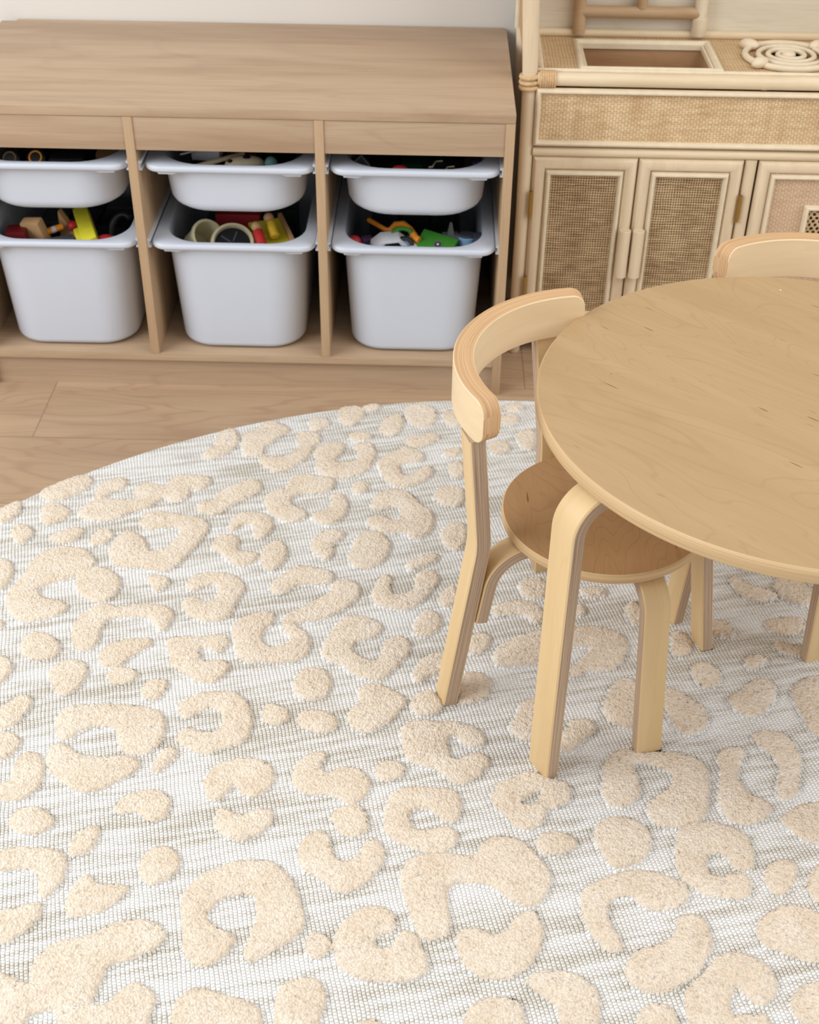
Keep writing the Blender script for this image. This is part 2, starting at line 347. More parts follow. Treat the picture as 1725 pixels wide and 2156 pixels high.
def rug_mat():
    t = NT('tufted_rug', 0.95, 0.1); t.b.inputs['Sheen Weight'].default_value = 0.15
    at = t.n.new('ShaderNodeAttribute'); at.attribute_name = 'pile'; pile = at.outputs['Fac']
    v = t.map(t.co(), rot=(0, 0, math.radians(-14)))
    wob = t.n.new('ShaderNodeTexNoise'); wob.inputs['Scale'].default_value = 34; wob.inputs['Detail'].default_value = 2; t.lk(v, wob.inputs['Vector'])
    vm = t.n.new('ShaderNodeVectorMath'); vm.operation = 'MULTIPLY_ADD'; t.lk(wob.outputs['Color'], vm.inputs[0]); vm.inputs[1].default_value = (0.0042, 0.0042, 0); t.lk(v, vm.inputs[2])
    x = t.sep(vm.outputs[0])
    U = t.math('DIVIDE', x[0], 0.0052); col = t.math('FLOOR', U)
    V = t.math('ADD', t.math('DIVIDE', x[1], 0.0042), t.math('MULTIPLY', t.math('MODULO', t.math('ABSOLUTE', col), 2.0), 0.5))
    a = t.math('ABSOLUTE', t.math('SINE', t.math('MULTIPLY', U, math.pi))); b = t.math('ABSOLUTE', t.math('SINE', t.math('MULTIPLY', V, math.pi)))
    h = t.math('MULTIPLY', t.math('POWER', a, 0.45), t.math('POWER', b, 0.40))
    gapu = t.math('SUBTRACT', 1.0, t.sstep(a, 0.04, 0.36)); gapv = t.math('SUBTRACT', 1.0, t.sstep(b, 0.05, 0.35))
    streak = t.noise(t.map(v, scale=(11, 95, 1)), 1.0, 3, 0.65)
    streak2 = t.noise(t.map(v, scale=(2.5, 16, 1), loc=(4, 2, 0)), 1.0, 2, 0.5)
    sk = t.sstep(t.math('ADD', t.math('MULTIPLY', streak, 0.6), t.math('MULTIPLY', streak2, 0.4)), 0.41, 0.64)
    yarn = t.mix(sk, lin((250, 249, 246)), lin((222, 216, 203)))
    gap = t.math('MULTIPLY', t.math('MAXIMUM', gapu, t.math('MULTIPLY', gapv, 0.38)), t.math('ADD', 0.28, t.math('MULTIPLY', sk, 0.80)))
    flat = t.mix(gap, yarn, lin((112, 96, 70)))
    pn = t.noise(v, 26.0, 3, 0.6); tuft = t.vor(v, 330.0); tuft2 = t.noise(v, 420.0, 2)
    pc = t.ramp(pn, [(0.32, (236, 219, 197)), (0.55, (243, 229, 210)), (0.75, (247, 236, 220))])
    pc = t.mix(t.math('MULTIPLY', t.sstep(tuft, 0.40, 0.80), 0.40), pc, lin((222, 198, 166)))
    pm = t.sstep(t.math('ADD', pile, t.math('MULTIPLY', t.math('SUBTRACT', tuft2, 0.5), 0.5)), 0.38, 0.55)
    t.color(t.mix(pm, flat, pc))
    hb = t.n.new('ShaderNodeMix'); t.lk(pm, hb.inputs[0]); t.lk(h, hb.inputs[2]); t.lk(t.math('SUBTRACT', 1.2, tuft), hb.inputs[3])
    t.bump(hb.outputs[0], 0.75, 0.0028); return t.m
M['rug'] = rug_mat()

RUG = """
-799,-359 -778,-338 -754,-317 -727,-308 -713,-328 -718,-348 -734,-365 -751,-379 -768,-388 -789,-379
-860,-403 -841,-388 -824,-388 -817,-415 -825,-438 -836,-449 -846,-453
-785,-406 -776,-392 -757,-393 -738,-408 -732,-419 -738,-434 -754,-448 -768,-456 -778,-432
-820,-471 -816,-454 -801,-452 -786,-462 -780,-477 -785,-495 -794,-504 -809,-494
-705,-356 -700,-335 -686,-323 -663,-314 -653,-329 -657,-346 -672,-354 -682,-363 -681,-378 -650,-379 -637,-377 -628,-372 -638,-357 -635,-337 -622,-328 -603,-332 -589,-339 -583,-323 -569,-306 -545,-301 -521,-304 -509,-316 -516,-336 -529,-345 -544,-341 -541,-361 -552,-377 -566,-382 -585,-367 -595,-387 -613,-405 -631,-409 -642,-423 -658,-435 -680,-438 -706,-435 -721,-420 -718,-403 -705,-389 -700,-379
-527,-390 -516,-377 -497,-379 -496,-357 -482,-340 -460,-323 -440,-306 -423,-322 -420,-338 -430,-354 -451,-373 -466,-387 -480,-407 -496,-419 -516,-408
-613,-437 -608,-418 -592,-406 -563,-413 -538,-419 -515,-422 -497,-440 -495,-462 -507,-488 -518,-517 -531,-549 -546,-563 -566,-564 -585,-556 -616,-556 -634,-550 -646,-522 -646,-494 -637,-468 -623,-462 -605,-474 -592,-492 -584,-513 -568,-516 -552,-501 -541,-475 -539,-457 -548,-448 -568,-450 -583,-455 -596,-461 -607,-452
-753,-483 -741,-472 -726,-460 -708,-458 -697,-466 -703,-481 -713,-496 -728,-498 -747,-494
-684,-488 -679,-466 -665,-458 -652,-465 -647,-479 -658,-498 -673,-504 -680,-500
-824,-543 -808,-542 -794,-555 -787,-576 -787,-596 -793,-616 -803,-620
-765,-547 -755,-526 -736,-511 -710,-508 -687,-513 -669,-533 -661,-550 -671,-565 -686,-575 -692,-586 -716,-597 -733,-607 -739,-617 -730,-633 -714,-639 -694,-642 -681,-654 -690,-670 -708,-683 -731,-690 -747,-691 -767,-673 -778,-651 -783,-629 -778,-605 -769,-585
-686,-592 -683,-568 -664,-557 -643,-560 -622,-576 -612,-596 -614,-619 -623,-636 -641,-643 -660,-634 -676,-618
-575,-578 -562,-573 -544,-577 -537,-590 -545,-607 -555,-614 -567,-595
-510,-596 -503,-575 -487,-566 -461,-564 -438,-570 -420,-589 -416,-602 -423,-622 -429,-642 -430,-661 -445,-677 -465,-681 -483,-675 -500,-663 -509,-641 -504,-625 -489,-625 -478,-637 -460,-633 -456,-614 -461,-591 -478,-598 -493,-608 -504,-609
-659,-730 -665,-703 -660,-678 -648,-659 -636,-646 -621,-645 -607,-655 -585,-647 -560,-643 -538,-646 -522,-655 -517,-670 -522,-692 -528,-706 -537,-699 -545,-681 -559,-672 -584,-673 -608,-677 -619,-686 -623,-705 -620,-729 -623,-744 -634,-750 -651,-749
-735,-736 -729,-715 -709,-711 -688,-722 -673,-740 -673,-758 -686,-770 -706,-772 -725,-762
-613,-755 -601,-734 -582,-725 -558,-721 -542,-720 -539,-735 -553,-747 -567,-763 -577,-783 -599,-784 -611,-773
-519,-737 -515,-719 -494,-713 -472,-718 -453,-708 -432,-710 -424,-725 -432,-743 -444,-747 -457,-735 -468,-736 -464,-759 -452,-770 -437,-761 -421,-766 -418,-783 -428,-802 -442,-811 -459,-809 -478,-795 -496,-783 -507,-769 -507,-755
-782,-687 -773,-689 -769,-701 -776,-707
-760,-765 -745,-769 -732,-785 -732,-802 -738,-819 -744,-824
-521,-176 -509,-158 -492,-153 -481,-175 -480,-206 -489,-228 -507,-246 -523,-251 -539,-243 -534,-226 -521,-216 -521,-194
-475,-175 -463,-161 -446,-155 -439,-128 -421,-127 -394,-144 -390,-162 -408,-176 -418,-199 -430,-208 -427,-234 -444,-239 -463,-240 -471,-206
-358,-120 -346,-110 -325,-114 -316,-127 -328,-146 -342,-158 -353,-152
-305,-103 -302,-75 -282,-69 -258,-73 -254,-101 -266,-121 -278,-137 -296,-133
-261,-68 -235,-58 -225,-67 -237,-84 -255,-83
-436,-243 -419,-238 -399,-246 -381,-228 -367,-215 -372,-188 -377,-166 -357,-156 -334,-164 -330,-187 -341,-205 -346,-231 -359,-253 -374,-275 -395,-286 -414,-281 -431,-264
-183,-80 -173,-60 -147,-54 -126,-68 -120,-96 -128,-124 -148,-137 -169,-121 -179,-103
-224,-133 -215,-105 -195,-90 -183,-103 -181,-131 -195,-164 -213,-166 -225,-151
-281,-167 -266,-155 -241,-161 -238,-174 -255,-184 -275,-182
-340,-214 -324,-198 -299,-192 -284,-194 -288,-216 -299,-238 -300,-255 -280,-256 -257,-245 -260,-224 -271,-202 -255,-186 -237,-192 -229,-222 -232,-257 -245,-282 -268,-298 -292,-303 -317,-293 -331,-277 -332,-248
-176,-172 -155,-166 -130,-156 -112,-160 -125,-183 -145,-197 -164,-202 -175,-190
-225,-244 -208,-226 -191,-216 -179,-199 -159,-207 -144,-219 -142,-240 -159,-250 -183,-253 -187,-268 -179,-288 -165,-292 -153,-275 -134,-257 -124,-269 -131,-295 -152,-314 -176,-325 -198,-318 -211,-293 -221,-269
-266,-328 -258,-310 -241,-311 -236,-327 -246,-345 -263,-344
-375,-300 -353,-291 -326,-298 -302,-301 -293,-317 -306,-342 -327,-349 -355,-348 -368,-364 -364,-383 -342,-394 -335,-413 -352,-429 -376,-426 -393,-411 -407,-393 -414,-370 -407,-350 -389,-341 -374,-328
-331,-413 -316,-397 -298,-392 -297,-369 -301,-350 -282,-345 -271,-364 -269,-395 -277,-418 -294,-436 -315,-431
-463,-440 -458,-414 -440,-406 -415,-405 -398,-415 -388,-438 -395,-464 -411,-481 -419,-468 -419,-446 -427,-435 -443,-441 -452,-458 -460,-459
-482,-485 -471,-467 -451,-466 -440,-484 -444,-502 -434,-512 -407,-511 -405,-528 -423,-546 -439,-544 -454,-530 -470,-510 -484,-503
-402,-521 -394,-493 -379,-478 -365,-488 -358,-513 -364,-537 -378,-559 -394,-549
-323,-486 -317,-465 -298,-449 -275,-448 -268,-459 -280,-478 -288,-489 -285,-510 -294,-531 -306,-518 -319,-504
-255,-477 -243,-454 -223,-446 -204,-457 -192,-482 -196,-510 -210,-535 -232,-548 -252,-540 -262,-513 -254,-495
-231,-374 -223,-347 -200,-330 -174,-333 -159,-348 -147,-375 -126,-390 -123,-413 -125,-443 -143,-465 -159,-466 -168,-448 -195,-453 -218,-450 -235,-428 -232,-409 -206,-404 -194,-423 -178,-415 -177,-384 -193,-381 -209,-389 -226,-390
-168,-537 -155,-519 -131,-504 -111,-509 -122,-525 -144,-540 -159,-551
-126,-347 -114,-322 -94,-318 -76,-325 -77,-369 -94,-377 -112,-366
-110,-86 -95,-71 -74,-94 -80,-132 -105,-123
-112,-218 -94,-200 -75,-199 -78,-225 -100,-230
-111,-461 -100,-427 -79,-419 -66,-452 -78,-495 -100,-493
-100,-260 -85,-251 -68,-259 -78,-292 -95,-281
-380,-600 -373,-580 -354,-555 -338,-541 -315,-547 -286,-553 -278,-570 -288,-588 -308,-586 -329,-588 -345,-599 -357,-612 -372,-614
-352,-679 -344,-657 -324,-643 -304,-627 -282,-606 -282,-586 -267,-574 -248,-577 -237,-591 -239,-618 -253,-638 -272,-657 -292,-672 -313,-674 -332,-678 -324,-690 -309,-702 -304,-720 -305,-741 -314,-756 -330,-764 -352,-766 -374,-765 -398,-767 -412,-747 -420,-718 -425,-688 -414,-672 -394,-659 -374,-653 -362,-664 -365,-679 -376,-692 -381,-711 -370,-731 -351,-733 -334,-721 -335,-706 -348,-697
-220,-607 -212,-591 -209,-567 -194,-558 -187,-573 -193,-593 -184,-609 -164,-607 -150,-592 -141,-575 -144,-554 -131,-544 -115,-557 -115,-577 -130,-601 -138,-621 -157,-639 -176,-643 -197,-637 -215,-627
-152,-684 -144,-653 -127,-641 -111,-652 -110,-677 -121,-695 -137,-705 -150,-696
-286,-725 -276,-701 -267,-676 -255,-660 -234,-659 -209,-668 -196,-683 -205,-701 -221,-711 -240,-718 -243,-736 -225,-753 -205,-758 -195,-746 -196,-722 -187,-704 -168,-703 -155,-715 -157,-739 -172,-762 -184,-783 -199,-797 -217,-795 -238,-785 -251,-768 -271,-763 -284,-749
-322,-810 -316,-782 -297,-772 -276,-780 -267,-800 -269,-825 -283,-840 -303,-840 -316,-829
-230,-823 -221,-807 -201,-803 -183,-814 -163,-827 -157,-837 -168,-857 -179,-875 -195,-892 -214,-900 -231,-893 -241,-872 -236,-853 -221,-842
-150,-779 -140,-753 -120,-737 -100,-737 -100,-766 -110,-775 -128,-787 -140,-798 -150,-793
-153,-840 -143,-821 -124,-812 -104,-844 -119,-863 -139,-864 -150,-853
-362,-863 -353,-847 -337,-852 -322,-864 -322,-880 -337,-889 -354,-887
-311,-877 -303,-861 -282,-858 -264,-865 -253,-878 -254,-891 -267,-902 -290,-900 -306,-890
-677,-800 -672,-780 -654,-770 -633,-773 -622,-787 -621,-809 -630,-832 -647,-845 -659,-835 -667,-816
-593,-803 -587,-784 -571,-783 -545,-792 -554,-810 -568,-818 -584,-816
-537,-826 -530,-809 -515,-805 -500,-811 -503,-827 -513,-847 -527,-847 -535,-837
-731,-873 -719,-859 -709,-845 -694,-843 -685,-858 -689,-877 -697,-898 -710,-908 -721,-909
-719,-914 -705,-913 -688,-923 -682,-933 -686,-948 -693,-961 -705,-966
-678,-992 -681,-968 -674,-951 -659,-949 -646,-960 -639,-979 -636,-998 -642,-1017 -653,-1031 -669,-1034 -686,-1034 -694,-1007 -680,-1004
-644,-896 -643,-875 -629,-861 -602,-861 -572,-857 -544,-859 -524,-863 -502,-868 -492,-889 -490,-912 -494,-932 -510,-950 -530,-950 -545,-941 -551,-919 -561,-899 -586,-898 -605,-908 -618,-924 -631,-927 -640,-914
-641,-957 -639,-939 -630,-932 -615,-939 -601,-951 -581,-957 -555,-955 -538,-951 -518,-958 -512,-967 -520,-982 -533,-994 -548,-1007 -568,-1018 -588,-1017 -604,-1004 -627,-988 -636,-974
-497,-969 -490,-947 -481,-934 -467,-939 -467,-951 -477,-966 -486,-981 -494,-979
-482,-856 -471,-843 -453,-831 -434,-828 -414,-827 -396,-832 -382,-850 -374,-871 -371,-897 -376,-918 -391,-931 -409,-934 -423,-946 -440,-943 -458,-936 -473,-921 -470,-906 -458,-898 -444,-905 -425,-907 -414,-899 -411,-881 -419,-865 -432,-856 -444,-863 -456,-877 -472,-883
-534,-1043 -527,-1025 -509,-1015 -486,-1009 -473,-1014 -461,-1027 -460,-1045 -468,-1059 -483,-1064 -496,-1051 -508,-1047 -526,-1052
-663,-1068 -657,-1049 -639,-1042 -618,-1050 -603,-1066 -609,-1079 -622,-1089 -642,-1087 -656,-1081
-573,-1089 -562,-1075 -549,-1071 -543,-1081 -544,-1097 -549,-1110 -561,-1119 -572,-1119 -576,-1108
-423,-994 -417,-973 -404,-960 -386,-953 -360,-951 -340,-960 -330,-979 -334,-999 -344,-1013 -358,-1019 -371,-1012 -383,-993 -388,-1010 -398,-1027 -409,-1025 -418,-1015
-401,-1058 -398,-1040 -388,-1037 -376,-1046 -366,-1050 -356,-1043 -341,-1036 -326,-1040 -325,-1056 -332,-1071 -345,-1083 -361,-1090 -379,-1086 -393,-1076
-307,-983 -304,-959 -290,-942 -276,-935 -264,-938 -267,-953 -273,-968 -260,-975 -247,-967 -237,-962 -218,-966 -206,-978 -202,-997 -208,-1013 -222,-1025 -238,-1021 -254,-1010 -270,-1011 -288,-1011 -302,-1000
-199,-968 -189,-951 -171,-950 -155,-959 -161,-976 -177,-986 -193,-982
-252,-1051 -243,-1033 -226,-1025 -209,-1032 -201,-1052 -204,-1069 -217,-1079 -235,-1077 -244,-1064
-288,-1107 -286,-1090 -275,-1074 -260,-1069 -250,-1080 -246,-1097 -241,-1112 -227,-1120 -214,-1111 -208,-1096 -200,-1082 -187,-1084 -178,-1101 -182,-1122 -192,-1139 -205,-1154 -221,-1164 -236,-1163 -249,-1151 -260,-1141 -275,-1136 -285,-1121
-181,-1028 -172,-1005 -158,-995 -136,-994 -115,-996 -96,-996 -84,-1007 -82,-1025 -86,-1048 -100,-1053 -111,-1044 -123,-1029 -148,-1030 -150,-1050 -146,-1065 -128,-1067 -111,-1060 -93,-1059 -86,-1074 -93,-1092 -110,-1099 -135,-1100 -154,-1090 -173,-1079 -183,-1062
-157,-1123 -141,-1106 -121,-1101 -100,-1100 -81,-1104 -62,-1103 -58,-1088 -48,-1075 -28,-1072 -7,-1078 7,-1092 19,-1111 29,-1129 26,-1148 15,-1168 1,-1178 -17,-1173 -30,-1162 -44,-1148 -59,-1145 -78,-1145 -93,-1145 -102,-1160 -100,-1180 -97,-1199 -98,-1218 -113,-1226 -129,-1229 -138,-1214 -143,-1197 -150,-1177 -156,-1158 -158,-1137
-90,-1233 -87,-1214 -74,-1208 -59,-1211 -46,-1219 -30,-1212 -21,-1197 -11,-1185 6,-1182 12,-1200 14,-1215 10,-1234 1,-1249 -11,-1264 -27,-1275 -46,-1279 -65,-1274 -79,-1262 -86,-1248
-10,-1276 5,-1265 24,-1263 46,-1266 63,-1278 72,-1291 72,-1309 65,-1343 26,-1344 26,-1310 15,-1303 3,-1293 -7,-1285
-82,-1322 -69,-1306 -50,-1300 -28,-1300 -15,-1308 -13,-1345 -83,-1347
10,-1084 19,-1067 37,-1060 54,-1066 66,-1080 56,-1092 37,-1099 18,-1097
-42,-1001 -32,-982 -12,-974 -1,-966 16,-961 27,-970 43,-977 57,-979 65,-993 60,-1011 43,-1023 29,-1024 26,-1042 16,-1056 -1,-1061 -15,-1055 -22,-1041 -36,-1026 -41,-1015
!-3,-1013 9,-1001 22,-992 25,-1003 20,-1015 8,-1020 -1,-1020
-161,-881 -138,-873 -113,-875 -89,-876 -66,-881 -52,-893 -47,-913 -59,-921 -76,-919 -85,-902 -98,-900 -102,-918 -96,-945 -81,-942 -66,-932 -48,-934 -41,-948 -56,-968 -71,-983 -87,-989 -100,-977 -115,-960 -137,-956 -154,-949 -160,-927 -165,-902
-17,-885 -3,-864 2,-840 22,-820 53,-835 49,-888 20,-907 -1,-905
64,-887 73,-866 89,-861 107,-870 104,-888 87,-901 74,-922 59,-928 51,-913
108,-973 110,-949 121,-929 139,-916 161,-925 188,-922 214,-921 235,-930 249,-945 249,-969 243,-997 239,-1021 230,-1037 211,-1044 187,-1051 171,-1050 161,-1032 161,-1014 176,-1000 194,-987 203,-970 200,-956 184,-949 163,-940 149,-946 153,-965 155,-989 148,-1010 128,-1020 111,-1018 105,-1000
120,-844 127,-817 141,-789 162,-777 176,-796 167,-837 157,-880 140,-875 126,-865
211,-800 234,-802 244,-818 260,-831 268,-850 259,-874 243,-887 224,-888 216,-867 208,-841
257,-756 269,-741 289,-746 299,-769 292,-789 271,-798 261,-785
300,-811 326,-799 337,-782 354,-773 371,-781 372,-803 359,-828 342,-847 324,-853 310,-843 303,-827
393,-797 414,-774 441,-764 464,-772 436,-891 408,-887 400,-856 397,-827
319,-890 335,-874 353,-878 371,-886 379,-908 380,-933 371,-958 367,-982 353,-998 337,-999 337,-978 348,-954 349,-936 341,-919 329,-907
267,-927 279,-911 300,-908 308,-918 299,-936 288,-956 290,-975 298,-993 314,-1002 325,-1013 314,-1032 292,-1044 271,-1042 259,-1029 254,-1006 262,-980 268,-956 267,-942
334,-1029 351,-1015 371,-1005 400,-1004 401,-1038 384,-1076 358,-1068 342,-1051 333,-1042
87,-1070 90,-1053 100,-1041 118,-1034 137,-1038 152,-1048 159,-1064 159,-1077 151,-1098 136,-1109 118,-1118 103,-1113 94,-1096
186,-1106 190,-1076 195,-1054 211,-1040 232,-1041 253,-1043 273,-1051 285,-1066 286,-1086 284,-1105 272,-1117 257,-1112 251,-1097 243,-1087 228,-1090 222,-1109 224,-1125 241,-1127 256,-1118 271,-1122 275,-1138 272,-1150 259,-1159 241,-1157 219,-1156 203,-1144 188,-1129
294,-1119 303,-1104 320,-1097 335,-1101 337,-1114 328,-1132 313,-1149 299,-1150 292,-1134
344,-1128 357,-1111 379,-1095 380,-1127 364,-1161 351,-1160 343,-1148
63,-1159 69,-1147 87,-1136 109,-1125 132,-1118 155,-1121 175,-1129 192,-1137 197,-1153 187,-1169 168,-1177 146,-1178 134,-1169 127,-1157 110,-1157 96,-1168 92,-1188 97,-1205 104,-1218 106,-1233 92,-1239 80,-1228 70,-1213 65,-1198 62,-1179
268,-1199 278,-1184 295,-1172 313,-1163 332,-1168 352,-1178 368,-1181 353,-1242 319,-1243 302,-1236 284,-1227 271,-1220
104,-1264 111,-1245 125,-1232 147,-1226 163,-1218 173,-1204 175,-1187 191,-1181 206,-1186 212,-1201 214,-1220 201,-1243 190,-1261 170,-1276 147,-1289 128,-1290 110,-1280
170,-1288 180,-1276 198,-1263 207,-1246 223,-1235 244,-1232 259,-1239 274,-1251 279,-1267 276,-1285 265,-1299 252,-1302 244,-1295 234,-1279 226,-1283 218,-1301 220,-1316 236,-1314 260,-1312 262,-1337 171,-1339 169,-1311
290,-1294 300,-1279 322,-1268 348,-1265 331,-1335 296,-1322 288,-1309
112,-1321 121,-1307 137,-1302 152,-1305 157,-1318 158,-1340 108,-1341
-665,-1114 -642,-1108 -614,-1109 -593,-1109 -578,-1119 -572,-1138 -574,-1159 -581,-1175 -591,-1185 -598,-1172 -601,-1155 -612,-1143 -627,-1140 -642,-1144 -656,-1146
-640,-1204 -621,-1198 -603,-1191 -590,-1189 -587,-1203 -591,-1218 -600,-1230 -611,-1242 -626,-1253
-563,-1186 -559,-1166 -551,-1150 -540,-1147 -534,-1159 -516,-1161 -500,-1160 -490,-1164 -493,-1176 -504,-1190 -518,-1201 -536,-1207 -552,-1209 -560,-1200
-484,-1129 -478,-1110 -461,-1100 -445,-1105 -434,-1119 -433,-1136 -441,-1148 -455,-1157 -467,-1162 -478,-1148
-580,-1276 -575,-1259 -558,-1242 -537,-1236 -515,-1231 -502,-1216 -481,-1211 -457,-1210 -439,-1219 -432,-1232 -439,-1248 -455,-1257 -469,-1265 -487,-1269 -495,-1278 -497,-1294 -500,-1309 -501,-1322 -486,-1324 -476,-1311 -466,-1297 -453,-1293 -437,-1303 -428,-1315 -432,-1329 -434,-1357 -528,-1360 -536,-1335 -543,-1330 -555,-1333 -569,-1340 -574,-1361 -596,-1362 -617,-1286 -604,-1289 -587,-1297 -575,-1300
-421,-1198 -423,-1174 -414,-1156 -398,-1139 -379,-1128 -361,-1121 -341,-1118 -318,-1120 -299,-1138 -286,-1158 -279,-1178 -270,-1201 -275,-1224 -290,-1237 -305,-1249 -320,-1259 -333,-1264 -339,-1254 -336,-1241 -332,-1222 -328,-1203 -330,-1183 -335,-1169 -352,-1170 -369,-1174 -384,-1187 -391,-1199 -382,-1214 -366,-1221 -352,-1228 -349,-1241 -364,-1260 -371,-1266 -383,-1273 -397,-1268 -409,-1254 -410,-1232
-295,-1308 -292,-1294 -280,-1286 -261,-1280 -245,-1285 -241,-1296 -237,-1308 -241,-1325 -246,-1352 -290,-1353 -295,-1325
-267,-1233 -260,-1220 -248,-1223 -236,-1234 -240,-1247 -251,-1257 -264,-1253
-234,-1238 -232,-1219 -223,-1203 -209,-1189 -193,-1181 -175,-1184 -163,-1195 -161,-1209 -170,-1219 -185,-1221 -189,-1234 -177,-1241 -163,-1237 -160,-1224 -151,-1214 -138,-1218 -132,-1234 -123,-1253 -122,-1267 -135,-1280 -155,-1284 -179,-1285 -198,-1282 -216,-1275 -228,-1263
-407,-1357 -410,-1330 -404,-1311 -392,-1298 -375,-1300 -355,-1306 -334,-1311 -314,-1319 -308,-1332 -309,-1354
-207,-1351 -204,-1341 -195,-1334 -180,-1331 -170,-1341 -170,-1349
-114,-613 -104,-590 -88,-579 -84,-618 -99,-635 -108,-632
-152,-558 -134,-544 -119,-557 -117,-573 -125,-597 -138,-617 -150,-621
-68,-705 -56,-690 -37,-692 -36,-713 -48,-732 -67,-741
-83,-782 -63,-773 -43,-781 -36,-800 -44,-825 -64,-839 -86,-843
11,-575 25,-558 45,-557 57,-574 53,-604 35,-611 21,-605 15,-589
-31,-629 -14,-619 16,-612 39,-624 50,-646 39,-668 29,-662 17,-647 -2,-646 -28,-652
-33,-740 -21,-716 0,-700 21,-690 42,-677 54,-692 38,-749 13,-759 -11,-762 -29,-760
80,-676 116,-668 146,-676 166,-691 169,-712 160,-742 142,-763 123,-766 108,-764 82,-785 77,-768 97,-744 118,-720 102,-714 77,-715
108,-579 145,-577 148,-590 143,-600 111,-602
172,-629 188,-605 198,-624 199,-656 181,-663
103,-618 115,-627 107,-647 93,-638
348,-547 360,-545 377,-567 402,-576 418,-584 407,-603 385,-603 365,-595 351,-573
421,-547 450,-541 467,-564 475,-584 463,-609 443,-610 428,-597 413,-575
385,-652 397,-643 437,-637 448,-652 428,-680 400,-675 386,-669
305,-646 332,-656 334,-687 312,-688 297,-678
239,-680 251,-673 264,-696 262,-717 249,-732 232,-730
337,-731 362,-724 374,-735 354,-754 340,-755
366,-504 388,-506 386,-527 369,-530
389,-690 409,-702 430,-705 426,-723 398,-722 388,-706
-101,-254 -83,-238 -69,-258 -73,-288 -92,-294
-123,-343 -104,-323 -75,-317 -71,-351 -84,-380 -118,-367
-109,-440 -90,-416 -68,-425 -72,-478 -93,-487 -112,-466
-29,-189 -11,-172 13,-182 12,-208 -18,-220
-2,-95 17,-77 35,-99 21,-122 0,-123
23,-149 52,-132 63,-153 54,-207 33,-197
5,-55 37,-42 46,-64 17,-83"""

# ================================================================ setting
def struct(name, mb, mat, **k):
    o = mb.build(name, mat, **k); o['kind'] = 'structure'; return o
struct('floor', MB().box(-3.0, 3.0, -3.4, 0.48, -0.02, 0.0), M['floor'])
struct('wall_back', MB().box(-3.0, 3.0, 0.475, 0.575, 0.0, 2.6), M['wall'])

